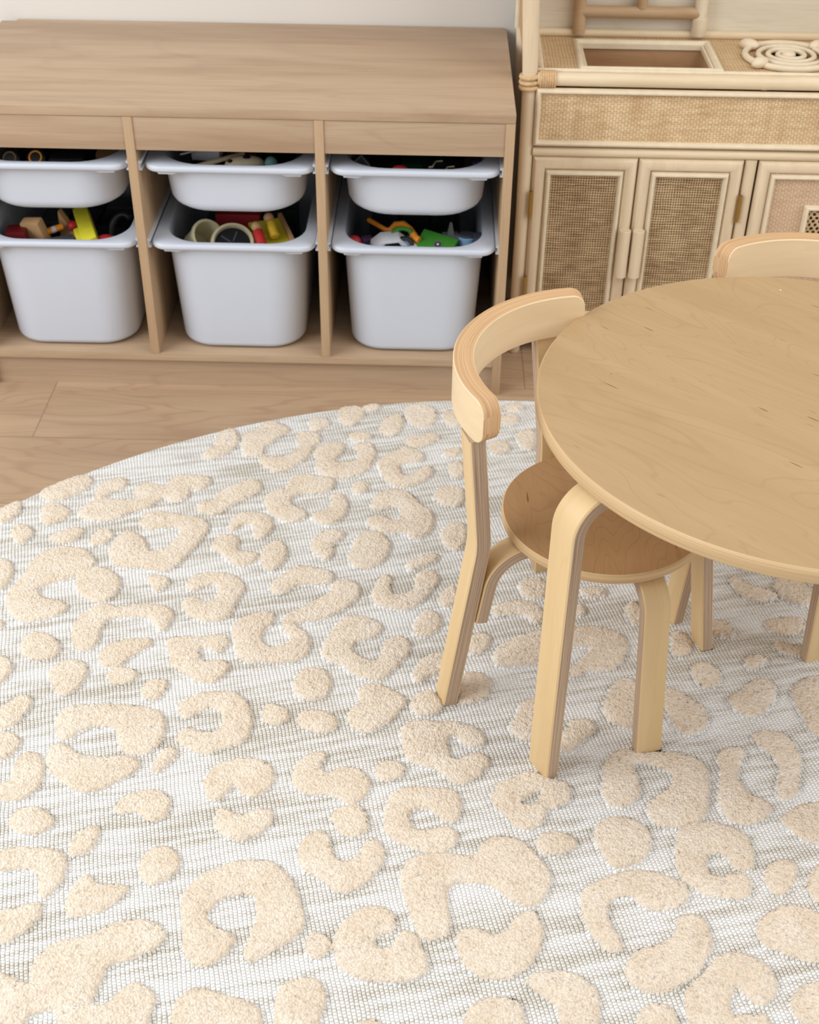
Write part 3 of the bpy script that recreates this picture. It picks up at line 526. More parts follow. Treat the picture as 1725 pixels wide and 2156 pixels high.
# ================================================================ round rug
def make_rug():
    CX, CY, RR = 0.0143, -1.2061, 1.1783
    def axis(lo, hi, f0, f1, fine, coarse):
        a = list(np.arange(f0, f1 + 1e-9, fine)); return np.array(sorted(set(np.round(list(np.arange(lo, f0 - coarse / 2, coarse)) + a + list(np.arange(f1 + coarse, hi + coarse, coarse)), 5))))
    xs = axis(CX - RR, CX + RR, -0.98, 0.62, 0.0021, 0.012); ys = axis(CY - RR, CY + RR, -1.42, -0.026, 0.0021, 0.012)
    X, Y = np.meshgrid(xs, ys); nx, ny = len(xs), len(ys)
    F = np.full(X.shape, -1.0)          # signed distance to the tufted pattern, positive inside
    polys = []
    for l in RUG.strip().split('\n'):
        neg = l[0] == '!'; p = np.array([[float(q) for q in s.split(',')] for s in l.lstrip('!').split()]) / 1000
        for _ in range(2):              # round the corners off
            q = np.roll(p, -1, 0); p = np.stack([p * .75 + q * .25, p * .25 + q * .75], 1).reshape(-1, 2)
        polys.append((neg, p))
    far = []                            # the same pattern repeated over the part of the rug the photo leaves out
    for neg, p in polys:
        if neg: continue
        for dx, dy in ((1.32, -0.55), (-0.1, -1.34), (1.15, -1.45)):
            q = p + [dx, dy]; c = q.mean(0)
            if c[1] < -1.5 or (c[0] > 0.68 and c[1] < -0.3): far.append((False, q))
    for neg, p in polys + far:
        lo = p.min(0) - .012; hi = p.max(0) + .012
        i0, i1 = np.searchsorted(xs, [lo[0], hi[0]]); j0, j1 = np.searchsorted(ys, [lo[1], hi[1]])
        if i1 - i0 < 1 or j1 - j0 < 1: continue
        sx = X[j0:j1, i0:i1]; sy = Y[j0:j1, i0:i1]; d2 = np.full(sx.shape, 1e9); ins = np.zeros(sx.shape, bool)
        for a, b in zip(p, np.roll(p, -1, 0)):
            e = b - a; L = max(e @ e, 1e-12); tt = np.clip(((sx - a[0]) * e[0] + (sy - a[1]) * e[1]) / L, 0, 1)
            d2 = np.minimum(d2, (sx - a[0] - tt * e[0]) ** 2 + (sy - a[1] - tt * e[1]) ** 2)
            if abs(e[1]) > 1e-9:
                ins ^= ((a[1] > sy) != (b[1] > sy)) & (sx < e[0] * (sy - a[1]) / e[1] + a[0])
        sd = np.where(ins, np.sqrt(d2), -np.sqrt(d2))
        F[j0:j1, i0:i1] = np.minimum(F[j0:j1, i0:i1], -sd) if neg else np.maximum(F[j0:j1, i0:i1], sd)
    F = F + 0.0016 + rng.normal(0, 0.0011, F.shape)
    pile = np.clip((F + 0.0025) / 0.007, 0, 1); ps = pile * pile * (3 - 2 * pile)
    dome = np.clip(F / 0.02, 0, 1)
    Rd = np.hypot(X - CX, Y - CY)
    Z = 0.0085 + rng.normal(0, 0.00025, X.shape) + ps * (0.0052 + 0.0022 * dome + rng.normal(0, 0.0007, X.shape))
    Z = Z - 0.0012 * np.clip(1 - np.abs(F + 0.003) / 0.003, 0, 1)
    edge = np.clip((RR - Rd) / 0.006, 0, 1); Z = 0.002 + (Z - 0.002) * np.sqrt(edge)
    keep = Rd <= RR + 0.004
    out = Rd > RR; wig = RR + rng.normal(0, 0.0006, X.shape); s_ = np.where(out, wig / Rd, 1.0)
    X = CX + (X - CX) * s_; Y = CY + (Y - CY) * s_; Z = np.where(out, 0.002, Z)
    idx = -np.ones(X.shape, int); idx[keep] = np.arange(keep.sum())
    q = keep[:-1, :-1] & keep[1:, :-1] & keep[:-1, 1:] & keep[1:, 1:]
    faces = np.stack([idx[:-1, :-1][q], idx[:-1, 1:][q], idx[1:, 1:][q], idx[1:, :-1][q]], 1)
    me = bpy.data.meshes.new('rug'); V = np.stack([X[keep], Y[keep], Z[keep]], 1)
    me.vertices.add(len(V)); me.vertices.foreach_set('co', V.ravel())
    me.loops.add(faces.size); me.loops.foreach_set('vertex_index', faces.ravel().astype(np.int32))
    me.polygons.add(len(faces)); me.polygons.foreach_set('loop_start', np.arange(0, faces.size, 4, dtype=np.int32)); me.polygons.foreach_set('loop_total', np.full(len(faces), 4, dtype=np.int32))
    me.polygons.foreach_set('use_smooth', np.ones(len(faces), bool)); me.update(); me.validate()
    at = me.attributes.new('pile', 'FLOAT', 'POINT'); at.data.foreach_set('value', pile[keep].ravel())
    me.materials.append(M['rug'])
    o = bpy.data.objects.new('rug', me); COL.objects.link(o)
    tag(o, 'large round cream rug with raised beige leopard spots on the wood floor', 'rug')
make_rug()

# ================================================================ storage cabinet
T = 0.016; PT = (0.99 - T) / 3; CH = 0.5514; CD = 0.4698; ZS = 0.076
cab = thing('storage_cabinet', 'low light oak toy storage cabinet with three columns of white pull-out bins', 'cabinet', (-0.495, 0.235, 0))
mb = MB(); mb.box(-0.99, 0, 0, CD - 0.012, CH - 0.0156, CH); mb.box(-0.962, -0.006, CD - 0.012, CD, CH - 0.0156, CH)
mb.build('top_board', [M['oak_x']], cab, bevel=0.0006)
for k in range(4):
    x0 = -0.99 + k * PT
    z0 = 0.0 if k in (0, 3) else ZS
    MB().box(x0, x0 + T, 0.0, CD - 0.01, z0, CH - 0.0162).build('side_panel' if k in (0, 3) else 'divider', M['oak_z'], cab, bevel=0.0006)
for k in range(3):
    x0 = -0.99 + k * PT + T; x1 = x0 + PT - T
    MB().box(x0, x1, 0.002, 0.018, 0.4766, CH - 0.0165).build('front_apron', M['oak_front'], cab, bevel=0.0005)
MB().box(-0.974, -0.016, 0.001, CD - 0.01, ZS - 0.016, ZS - 0.0002).build('bottom_shelf', M['oak_x'], cab, bevel=0.0005)
MB().box(-0.974, -0.016, 0.012, 0.028, 0.0, ZS - 0.0165).build('plinth_board', M['oak_front'], cab)
MB().box(-0.985, -0.005, CD - 0.0095, CD - 0.004, 0.03, CH - 0.017).build('back_panel', M['oak_x'], cab)
def rail_set(z):
    for k in range(3):
        x0 = -0.99 + k * PT + T; x1 = x0 + PT - T
        for side, sg in ((x0, 1), (x1, -1)):
            m_ = MB()
            for (a, b, c_, d, y0) in ((0, 0.0055, z - 0.0135, z - 0.0105, 0.010), (0, 0.0055, z - 0.001, z + 0.0035, 0.010), (0, 0.0020, z - 0.0104, z - 0.0011, 0.010)):
                xa, xb = sorted((side + sg * a, side + sg * b)); m_.box(xa, xb, y0, 0.44, c_, d)
            m_.build('bin_rail', M['rail_plastic'], cab)
rail_set(0.450); rail_set(0.304)

def rrect(w, d, r, z, n=9, cy=0.0):
    pts = []
    for (sx, sy, a0) in ((1, -1, -90), (1, 1, 0), (-1, 1, 90), (-1, -1, 180)):
        for i in range(n):
            a = math.radians(a0 + 90 * i / (n - 1)); pts.append((sx * (w / 2 - r) + r * math.cos(a), cy + sy * (d / 2 - r) + r * math.sin(a), z))
    return pts
def make_bin(zl, zb, label, group, x, y, rz=0.0, deep=True):
    """zl: top of the rim; zb: underside of the tub.  local origin at the tub's underside centre, front is -Y"""
    H = zl - zb
    t = thing('storage_bin', label, 'bin', (x, y, zb), rz, group, local=True)
    w0, d0, r0 = 0.258, 0.392, (0.068 if deep else 0.080); w1, d1, r1 = (0.236, 0.372, 0.064) if deep else (0.246, 0.380, 0.082)
    R = []
    fb = 0.012 if deep else 0.02
    for a in (0, 25, 50, 75): 
        s = 1 - math.sin(math.radians(a)); R.append(rrect(w1 - 2 * fb * s, d1 - 2 * fb * s, r1 - fb * s * 0.8, fb * (1 - math.cos(math.radians(a)))))
    for i in range(0, 8):
        f = i / 7; R.append(rrect(w1 + (w0 - w1) * f, d1 + (d0 - d1) * f, r1 + (r0 - r1) * f, fb + (H - 0.006 - fb) * f))
    wt = 0.0028
    for i in range(7, -1, -1):
        f = i / 7; R.append(rrect(w1 + (w0 - w1) * f - 2 * wt, d1 + (d0 - d1) * f - 2 * wt, r1 + (r0 - r1) * f - wt, fb + (H - 0.006 - fb) * f + (0.0 if i else 0)))
    R.append(rrect(w1 - 2 * fb, d1 - 2 * fb, r1 - fb * 0.6, 0.004))
    MB().rings(R).build('tub', M['white_plastic'], t, sharp=50)
    # broad flat rim
    W_, D_ = 0.297, 0.420; c = 0.003
    R = [rrect(w0 - 2 * wt, d0 - 2 * wt, r0 - wt, H - 0.010), rrect(W_ - 2 * c, D_ - 2 * c, 0.026, H - 0.0115), rrect(W_, D_, 0.029, H - 0.0115 + c), rrect(W_, D_, 0.029, H - c), rrect(W_ - c, D_ - c, 0.028, H - c * 0.3), rrect(W_ - 2 * c, D_ - 2 * c, 0.026, H),
         rrect(w0 + 0.004, d0 + 0.004, r0 + 0.002, H), rrect(w0 - 2 * wt, d0 - 2 * wt, r0 - wt, H - 0.0015), rrect(w0 - 2 * wt, d0 - 2 * wt, r0 - wt, H - 0.010)]
    MB().rings(R, cap0=False, cap1=False).build('rim', M['white_plastic'], t, sharp=50)
    for s in (-1, 1):
        m_ = MB(); xa = s * 0.126; xb = s * 0.088
        m_.rings([[(xa, -0.204, H - 0.0112), (xb, -0.206, H - 0.0112), (xb, -0.190, H - 0.0112), (xa, -0.176, H - 0.0112)], [(xa * 0.985, -0.202, H - 0.0165), (xb + s * 0.012, -0.204, H - 0.0160), (xb + s * 0.012, -0.190, H - 0.0160), (xa * 0.985, -0.176, H - 0.0165)]])
        m_.build('rim_gusset', M['white_plastic'], t)
    return t
XC = [-0.99 + k * PT + T + (PT - T) / 2 for k in range(3)]
gU, gD = 'shallow white bins in the top row', 'deep white bins in the bottom row'
names = ['left column', 'middle column', 'right column']
BU = []; BD = []
BU.append(make_bin(0.448, 0.352, 'shallow white storage bin in the top row holding orange-rimmed toy wheels', gU, XC[0] - 0.0005, 0.210, math.radians(0.8), False))
BU.append(make_bin(0.448, 0.352, 'shallow white storage bin in the top row holding a white paper box', gU, XC[1] + 0.0035, 0.210, 0, False))
BU.append(make_bin(0.448, 0.352, 'shallow white storage bin in the top row nearest the rattan kitchen, dark toys inside', gU, XC[2] + 0.002, 0.210, 0, False))
BD.append(make_bin(0.302, 0.078, 'deep white storage bin in the bottom row with a yellow block sticking up', gD, XC[0], 0.208, math.radians(0.6)))
BD.append(make_bin(0.302, 0.078, 'deep white storage bin in the bottom row holding cream drums and peg dolls', gD, XC[1] + 0.0, 0.208))
BD.append(make_bin(0.302, 0.078, 'deep white storage bin in the bottom row holding toy cars, behind the chair', gD, XC[2] + 0.0, 0.208))

# ================================================================ round table
ply_mats = [M['birch_uv'], M['ply_dark']]
TC = (0.330, -0.773)
table = thing('round_table', 'round birch plywood play table with bent legs standing on the rug', 'table', (TC[0], TC[1], 0.009), 0, None, local=True)
MB().disc((0, 0), 0.3335, 0.456, 0.476, 160, 0, 1, 0.0022).build('tabletop', [M['birch_top'], M['ply_top']], table, sharp=45)

def path2d(pts, rads, step=10):
    """polyline in (r, z) with rounded corners"""
    out = [Vector(pts[0])]
    for i in range(1, len(pts) - 1):
        p = Vector(pts[i]); a = (Vector(pts[i - 1]) - p).normalized(); b = (Vector(pts[i + 1]) - p).normalized()
        ang = a.angle(b); R = rads[i - 1]; d = R / math.tan(ang / 2)
        c = p + (a + b).normalized() * (R / math.sin(ang / 2)); s = p + a * d; e = p + b * d
        v0 = (s - c); v1 = (e - c); th = v0.angle_signed(v1)
        for k in range(step + 1):
            q = v0.copy(); q.rotate(Matrix.Rotation(-th * k / step, 2)); out.append(c + q)
    out.append(Vector(pts[-1])); return out
def bent(pts, rads, ang, w, t, lean=(0.0, 0.0), step=12):
    P2 = path2d(pts, rads, step); fine = [P2[0]]
    for a, b in zip(P2, P2[1:]):
        n = max(1, int((b - a).length / 0.03)); fine += [a + (b - a) * k / n for k in range(1, n + 1)]
    ca, sa = math.cos(ang), math.sin(ang); P = []; N = []; B = []
    for i, p in enumerate(fine):
        d = (fine[min(i + 1, len(fine) - 1)] - fine[max(i - 1, 0)]).normalized()
        lt = lean[0] + lean[1] * p.y; P.append(Vector((p.x * ca - lt * sa, p.x * sa + lt * ca, p.y))); nx, nz = d.y, -d.x
        N.append(Vector((nx * ca, nx * sa, nz))); B.append(Vector((-sa, ca, 0)))
    # keep the foot cut level with the floor
    return MB().ribbon(P, N, B, [w / 2] * len(P), t)
for k in range(4):
    a = math.radians(210.8 + 90 * k)
    bent([(0.351, 0.0), (0.351, 0.4465), (0.17, 0.4465)], [0.042], a, 0.044, 0.0185).build('leg', ply_mats, table)
for (px, py, r_, mm) in ((-0.236, 0.055, 0.0013, 'speck_pink'), (0.026, 0.292, 0.0016, 'speck_white')):
    MB().rod((px, py, 0.4758), (px, py, 0.4763), r_, 10).build('paint_speck', M[mm], table)

# ================================================================ chairs
def make_chair(label):
    t = thing('childrens_chair', label, 'chair', (0, 0, 0.009), 0, 'plywood chairs around the round table', local=True)
    MB().disc((-0.0185, 0.0), 0.137, 0.263, 0.278, 120, 0, 1, 0.002).build('seat', [M['birch_seat'], M['ply_top']], t, sharp=45)
    for s in (-1, 1):
        bent([(0.171, 0.0), (0.1312, 0.2535), (0.045, 0.2535)], [0.044], s * math.pi / 4, 0.037, 0.0178).build('leg', ply_mats, t)
    for s in (-1, 1):
        a = s * math.pi / 4; MB().box(-0.0175, 0.0005, -0.0185, 0.0185, -0.002, 0.0006, 0, Matrix.Rotation(a, 3, 'Z'), (0, 0, 0)).build('felt_pad', M['pad'], t).location = (0.180 * math.cos(a), 0.180 * math.sin(a), 0)
    for s in (-1, 1):
        bent([(0.1915, 0.146), (0.1745, 0.2535), (0.045, 0.2535)], [0.056], math.pi + s * math.pi / 4, 0.037, 0.0178).build('seat_bracket', ply_mats, t)
        bent([(0.232, 0.0), (0.1945, 0.275), (0.2105, 0.447)], [0.16], math.pi + s * math.pi / 4, 0.036, 0.021, (0, 0) if s > 0 else (-0.007, 0.088)).build('rear_leg', ply_mats, t)
    n = 48; R = 0.1812; P = []; N = []; B = []; hw = []; span = math.radians(62.5); cr = 0.019; L = R * (span + math.radians(58.5))
    fr = sorted(set([i / n for i in range(n + 1)] + [q / 1000 / L for q in (1, 2, 4, 7, 11, 15, 19)] + [1 - q / 1000 / L for q in (1, 2, 4, 7, 11, 15, 19)]))
    for f in fr:
        a = math.pi - math.radians(58.5) + (math.radians(58.5) + span) * f; d = min(f, 1 - f) * L
        P.append(Vector((-0.036 + R * math.cos(a), R * math.sin(a), 0.476))); N.append(Vector((math.cos(a), math.sin(a), 0))); B.append(Vector((0, 0, 1)))
        hw.append(0.0305 - (cr - math.sqrt(max(0, cr * cr - (cr - d) ** 2)) if d < cr else 0))
    MB().ribbon(P, N, B, hw, 0.0262, 0.0014).build('backrest', [M['birch_back'], M['ply_back']], t)
    return t
c1 = make_chair('small birch plywood chair pushed under the table, its curved back facing the storage cabinet')
c1.location = (0.1186, -0.7514, 0.009); c1.rotation_euler = (0, 0, math.radians(-26.8))
c2 = copy_tree(c1); c2['label'] = 'small birch plywood chair behind the table in front of the rattan kitchen'
for ch in children(c2):                # this chair's front legs stand straighter
    if ch.name.startswith(('leg', 'felt_pad')):
        an = math.copysign(math.pi / 4, sum(v.co.y for v in ch.data.vertices) + ch.location.y * 100)
        pv = Vector((0.14 * math.cos(an), 0.14 * math.sin(an), 0.25)); ax = Vector((-math.sin(an), math.cos(an), 0))
        ch.matrix_basis = Matrix.Translation(pv) @ Matrix.Rotation(math.radians(4.4), 4, ax) @ Matrix.Translation(-pv) @ Matrix.Translation(ch.location)
c2.location = (0.3852, -0.5821, 0.009); c2.rotation_euler = (0, 0, math.radians(-112.68))

# ================================================================ play kitchen
kit = thing('play_kitchen', 'natural rattan play kitchen with woven doors, sink and coiled hob', 'toy kitchen', (0.43, 0.28, 0))
KR = 0.826; FY = 0.155
XZ = lambda y: (lambda a, b, h: (a, y - h, b))
XY = lambda z: (lambda a, b, h: (a, b, z + h))
for (x0, x1, y0, y1, nm) in ((0.034, 0.0315, 0.170, 0.170, 'front_post'), (KR, KR + 0.0025, 0.170, 0.170, 'front_post'), (0.030, 0.030, 0.400, 0.400, 'rear_post'), (KR, KR, 0.400, 0.400, 'rear_post')):
    s = 1 if x0 < 0.4 else -1
    MB().tube([(x0, y0, 0.0), (x0, y0, 0.003), (x0, y0, 0.3), (x1, y0, 0.545), (x1 - s * 0.008, y0, 0.70), (x1 - s * 0.014, y0, 0.98)], [0.0105, 0.0125, 0.0128, 0.0135, 0.0148, 0.0148], 20).build(nm, M['bamboo_z'], kit)
for x, s in ((0.031, 1), (KR + 0.003, -1)):
    for k in range(3):
        z = 0.541 + k * 0.0095
        MB().tube([(x + 0.0158 * math.cos(q), 0.170 + 0.0158 * math.sin(q), z + 0.0015 * math.cos(q) * s) for q in [i * math.pi / 12 for i in range(24)]], 0.0042, 8, closed=True).build('post_binding', M['binding'], kit)
    for k in range(7):
        xx = x + s * (0.0185 + k * 0.0042)
        MB().tube([(xx, 0.166 + 0.0132 * math.cos(q), 0.5565 + 0.0132 * math.sin(q)) for q in [i * math.pi / 12 for i in range(24)]], 0.0024, 8, closed=True).build('rail_binding', M['binding'], kit)
MB().tube([(0.044, 0.166, 0.5565), (0.20, 0.166, 0.5565), (0.44, 0.166, 0.5565), (0.443, 0.166, 0.5565), (0.449, 0.166, 0.5565), (0.452, 0.166, 0.5565), (KR - 0.01, 0.166, 0.5565)], [0.0118, 0.0120, 0.0120, 0.0127, 0.0127, 0.0120, 0.0120], 22).build('front_rail', M['bamboo'], kit)
MB().rod((0.045, 0.178, 0.5675), (KR - 0.01, 0.178, 0.5675), 0.0042, 12).build('worktop_bead', M['bead'], kit)
# worktop with the sink opening
wz = 0.5655
def slab_with_hole(x0, x1, y0, y1, hx0, hx1, hy0, hy1, z0, z1):
    m_ = MB(); n = 0
    for z in (z0, z1): m_.v += [(x0, y0, z), (x1, y0, z), (x1, y1, z), (x0, y1, z), (hx0, hy0, z), (hx1, hy0, z), (hx1, hy1, z), (hx0, hy1, z)]
    for j in range(4):
        k = (j + 1) % 4
        m_.face([j, k, 4 + k, 4 + j]); m_.face([8 + j, 8 + 4 + j, 8 + 4 + k, 8 + k]); m_.face([j, 8 + j, 8 + k, k]); m_.face([4 + j, 4 + k, 12 + k, 12 + j])
    return m_
slab_with_hole(0.040, KR - 0.01, 0.172, 0.392, 0.131, 0.362, 0.196, 0.336, wz - 0.008, wz).build('worktop', M['weave_top'], kit)
MB().frame(0.118, 0.377, 0.183, 0.350, 0.013, 0.007, XY(wz)).build('sink_frame', M['bead'], kit)
m_ = MB()
for z0, z1, hh in ((0.5580, 0.5665, 0.004),):
    m_.box(0.131, 0.135, 0.196, 0.336, z0, z1); m_.box(0.358, 0.362, 0.196, 0.336, z0, z1); m_.box(0.135, 0.358, 0.332, 0.336, z0, z1); m_.box(0.135, 0.358, 0.196, 0.199, z0, z1)
m_.build('sink_liner', M['bead'], kit)
m_ = MB(); m_.box(0.129, 0.133, 0.194, 0.338, 0.490, 0.5579); m_.box(0.360, 0.364, 0.194, 0.338, 0.490, 0.5579); m_.box(0.133, 0.360, 0.336, 0.340, 0.490, 0.5579); m_.box(0.133, 0.360, 0.192, 0.196, 0.490, 0.5579); m_.box(0.129, 0.364, 0.192, 0.340, 0.486, 0.490)
m_.build('sink_basin', M['sink_wood'], kit)
MB().rod((0.052, 0.178, wz + 0.002), (0.055, 0.388, wz + 0.002), 0.0045, 12).build('worktop_side_bead', M['bead'], kit)
# coiled hobs
for hx, hy in ((0.506, 0.268), (0.700, 0.268)):
    hob = MB(); pts = []; n = 180
    for i in range(n + 1):
        f = i / n; r = 0.012 + 0.050 * f; a = 2 * math.pi * 3.0 * f + 0.6; pts.append((hx + r * 1.05 * math.cos(a), hy + r * math.sin(a), wz + 0.0075))
    hob.tube(pts, 0.0048, 10)
    h_ = hob.build('hob_coil', M['bead'], kit)
    MB().tube([(hx + 0.078 * math.cos(q), hy + 0.073 * math.sin(q), wz + 0.006) for q in [i * math.pi / 24 for i in range(48)]], 0.0058, 10, closed=True).build('hob_ring', M['bead'], kit)
    MB().rod((hx, hy, wz), (hx, hy, wz + 0.0012), 0.040, 40).build('hob_dark_disc', M['hole_dark'], kit)  # flat disc on the worktop, coloured black to look like a dark hole
    MB().ball((hx, hy, wz + 0.008), 0.013, 0.012, 0.006).build('hob_centre', M['bead'], kit)
    for a in (-142, -38, 38, 142):
        aa = math.radians(a); MB().ball((hx + 0.083 * math.cos(aa) * 0.95, hy + 0.078 * math.sin(aa) * 1.05, wz + 0.010), 0.019, 0.0115, 0.010, rot=Matrix.Rotation(aa, 3, 'Z')).build('hob_corner_petal', M['bead'], kit)
# back panel and the pole frame on it
MB().box(0.036, KR - 0.006, 0.388, 0.394, 0.55, 0.95).build('back_board', M['whitewash'], kit)
MB().rod((0.046, 0.381, 0.572), (KR - 0.016, 0.381, 0.572), 0.0075, 14).build('back_bead', M['bamboo'], kit)
MB().rod((0.132, 0.372, 0.5745), (0.126, 0.372, 0.76), 0.0118, 20).build('faucet_pole', M['bamboo_tan'], kit)
MB().tube([(0.357, 0.372, 0.5735), (0.357, 0.372, 0.576), (0.3565, 0.372, 0.606), (0.3565, 0.372, 0.6065), (0.353, 0.372, 0.76)], [0.0125, 0.0138, 0.0145, 0.0118, 0.0115], 20).build('faucet_pole', M['bead'], kit)
MB().rod((0.130, 0.372, 0.614), (0.356, 0.372, 0.614), 0.0112, 18).build('faucet_rail', M['bamboo_tan'], kit)
MB().rod((0.246, 0.372, 0.622), (0.244, 0.372, 0.74), 0.0100, 18).build('faucet_stub', M['bamboo_tan'], kit)
MB().rod((0.120, 0.372, 0.745), (0.360, 0.372, 0.745), 0.0112, 18).build('faucet_rail', M['bamboo_tan'], kit)
# woven drawer front
MB().box(0.050, KR - 0.018, 0.1600, 0.1640, 0.4350, 0.5420).build('drawer_panel', M['weave_close'], kit)
MB().frame(0.0425, KR - 0.012, 0.4365, 0.5425, 0.0105, 0.009, XZ(0.1600)).build('drawer_bead', M['bead'], kit)
MB().rod((0.044, 0.164, 0.4245), (KR - 0.012, 0.164, 0.4245), 0.0088, 18).build('middle_rail', M['bamboo'], kit)
MB().rod((0.044, 0.164, 0.050), (KR - 0.012, 0.164, 0.050), 0.0110, 18).build('bottom_rail', M['bamboo'], kit)
MB().tube([(0.4465, 0.167, 0.058), (0.4465, 0.167, 0.416)], 0.0115, 18).build('centre_stile', M['bamboo_z'], kit)
MB().box(KR - 0.025, KR - 0.012, 0.16, 0.17, 0.06, 0.416).build('right_stile', M['bamboo_z'], kit)
# doors
def door(x0, x1, panel_mat, label, handle_x=None, hinge_x=None):
    z0, z1 = 0.064, 0.4155
    d = MB().box(x0 + 0.012, x1 - 0.012, 0.1605, 0.1650, z0 + 0.012, z1 - 0.012).build('door', panel_mat, kit); d['label'] = label
    MB().frame(x0, x1, z0, z1, 0.0250, 0.0115, XZ(0.1640), power=0.45).build('door_frame', M['bamboo_z'], d)
    MB().frame(x0 + 0.0245, x1 - 0.0245, z0 + 0.0245, z1 - 0.0245, 0.0105, 0.0095, XZ(0.1605)).build('door_bead', M['bead'], d)
    if handle_x:
        MB().rod((handle_x, 0.1435, 0.184), (handle_x, 0.1435, 0.281), 0.0112, 22, bev=0.001).build('handle', M['bamboo_z'], d)
    if hinge_x:
        for z in (0.298, 0.123):
            m_ = MB().box(hinge_x - 0.0035, hinge_x + 0.0035, 0.1500, 0.1545, z, z + 0.053); m_.rod((hinge_x, 0.1495, z), (hinge_x, 0.1495, z + 0.053), 0.0019, 10)
            m_.build('hinge', M['brass'], d)
    return d
door(0.046, 0.2392, M['weave_open'], 'open woven door panel on the left', 0.2275, 0.0455)
door(0.2408, 0.4335, M['weave_open'], 'open woven door panel in the middle', 0.2535, 0.4345)
ov = door(0.4605, KR - 0.026, M['weave_pale'], 'close woven oven door with a cane window', None, None)
cxo = (0.4605 + KR - 0.026) / 2
MB().box(cxo - 0.062, cxo + 0.062, 0.1585, 0.1604, 0.200, 0.322).build('oven_window', M['cane'], ov)
MB().frame(cxo - 0.0715, cxo + 0.0715, 0.190, 0.331, 0.0110, 0.0095, XZ(0.1604)).build('window_bead', M['bead'], ov)
# carcass
m_ = MB(); m_.box(0.036, 0.040, 0.180, 0.392, 0.05, 0.5570); m_.box(KR - 0.012, KR - 0.008, 0.180, 0.392, 0.05, 0.5570); m_.box(0.040, KR - 0.012, 0.388, 0.392, 0.05, 0.5499); m_.box(0.040, KR - 0.012, 0.180, 0.388, 0.05, 0.054)
m_.build('carcass', M['sink_wood'], kit)
# upper side screens
for x in (0.020, KR + 0.012):
    MB().box(x - 0.001, x + 0.001, 0.184, 0.390, 0.585, 0.93).build('side_screen', M['weave_side'], kit)
    MB().tube([(x - 0.003, 0.378, 0.580), (x - 0.007, 0.378, 0.93)], 0.0062, 12).build('side_screen_bead', M['bead'], kit)
MB().rod((0.010, 0.170, 0.950), (KR + 0.02, 0.170, 0.950), 0.0125, 18).build('top_rail', M['bamboo'], kit)

# ================================================================ toys in the bins
def tm(name, c, rough=0.45): 
    if name not in M: M[name] = plain(name, c, rough, 0.4, 0.05, 60)
    return M[name]
RED = tm('toy_red', (196, 48, 50)); DRED = tm('toy_dark_red', (110, 26, 28)); YEL = tm('toy_yellow', (232, 222, 60)); ORG = tm('toy_orange', (240, 150, 44)); GRN = tm('toy_green', (64, 140, 48))
BLU = tm('toy_blue', (30, 110, 190)); NAV = tm('toy_navy', (34, 40, 60)); BLK = tm('toy_black', (24, 24, 27)); GRY = tm('toy_grey', (104, 108, 106)); SLT = tm('toy_slate', (70, 74, 84)); CRM = tm('toy_cream', (206, 196, 160))
BEI = tm('toy_beige', (214, 196, 166)); TAN = tm('toy_wood', (212, 170, 122)); WHT = tm('toy_white', (214, 216, 222)); TEA = tm('toy_teal', (110, 160, 158)); PUR = tm('toy_purple', (96, 66, 110)); LBL = tm('toy_light_blue', (130, 170, 205)); DGR = tm('toy_dark_green', (26, 74, 52)); PGOLD = tm('toy_gold', (236, 196, 60)); BRN = tm('toy_brown', (120, 88, 58))
def E3(x=0, y=0, z=0):
    from mathutils import Euler
    return Euler((math.radians(x), math.radians(y), math.radians(z))).to_matrix()
def block(name, c, s, rot, mat, label, cat='toy', group=None, bev=0.002, parts=None):
    o = MB().box(-s[0] / 2, s[0] / 2, -s[1] / 2, s[1] / 2, -s[2] / 2, s[2] / 2).build(name, mat, None, bevel=bev)
    o.location = c; o.rotation_euler = E3(*rot).to_euler(); return tag(o, label, cat, group)
def at(o, c, rot=(0, 0, 0)):
    o.location = c; o.rotation_euler = E3(*rot).to_euler(); return o
def toy(name, label, cat, c, rot=(0, 0, 0), group=None):
    t = thing(name, label, cat, (0, 0, 0), 0, group, local=True); at(t, c, rot); return t
# --- heaps: plain dark blocks filling the tubs under the toys one can see
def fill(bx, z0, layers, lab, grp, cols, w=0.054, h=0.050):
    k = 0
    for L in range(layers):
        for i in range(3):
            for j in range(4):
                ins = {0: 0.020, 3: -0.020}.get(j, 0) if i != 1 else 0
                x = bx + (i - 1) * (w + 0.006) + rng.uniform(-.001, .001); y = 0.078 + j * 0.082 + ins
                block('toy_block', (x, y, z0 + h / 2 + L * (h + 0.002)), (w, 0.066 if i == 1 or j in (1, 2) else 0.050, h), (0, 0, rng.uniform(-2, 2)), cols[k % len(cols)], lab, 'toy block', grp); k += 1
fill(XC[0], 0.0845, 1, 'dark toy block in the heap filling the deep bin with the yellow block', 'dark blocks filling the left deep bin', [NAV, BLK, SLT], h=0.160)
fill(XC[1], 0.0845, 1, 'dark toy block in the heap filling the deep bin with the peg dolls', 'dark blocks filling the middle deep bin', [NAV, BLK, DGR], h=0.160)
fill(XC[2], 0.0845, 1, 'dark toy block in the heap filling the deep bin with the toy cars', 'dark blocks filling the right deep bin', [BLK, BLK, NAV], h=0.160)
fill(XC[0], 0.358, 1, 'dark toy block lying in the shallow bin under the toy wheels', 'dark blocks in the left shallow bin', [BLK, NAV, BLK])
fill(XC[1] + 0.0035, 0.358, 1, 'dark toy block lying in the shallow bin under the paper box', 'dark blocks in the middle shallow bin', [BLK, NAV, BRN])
fill(XC[2] + 0.002, 0.358, 1, 'dark toy block lying in the shallow bin beside the kitchen', 'dark blocks in the right shallow bin', [BLK, BLK, DGR])
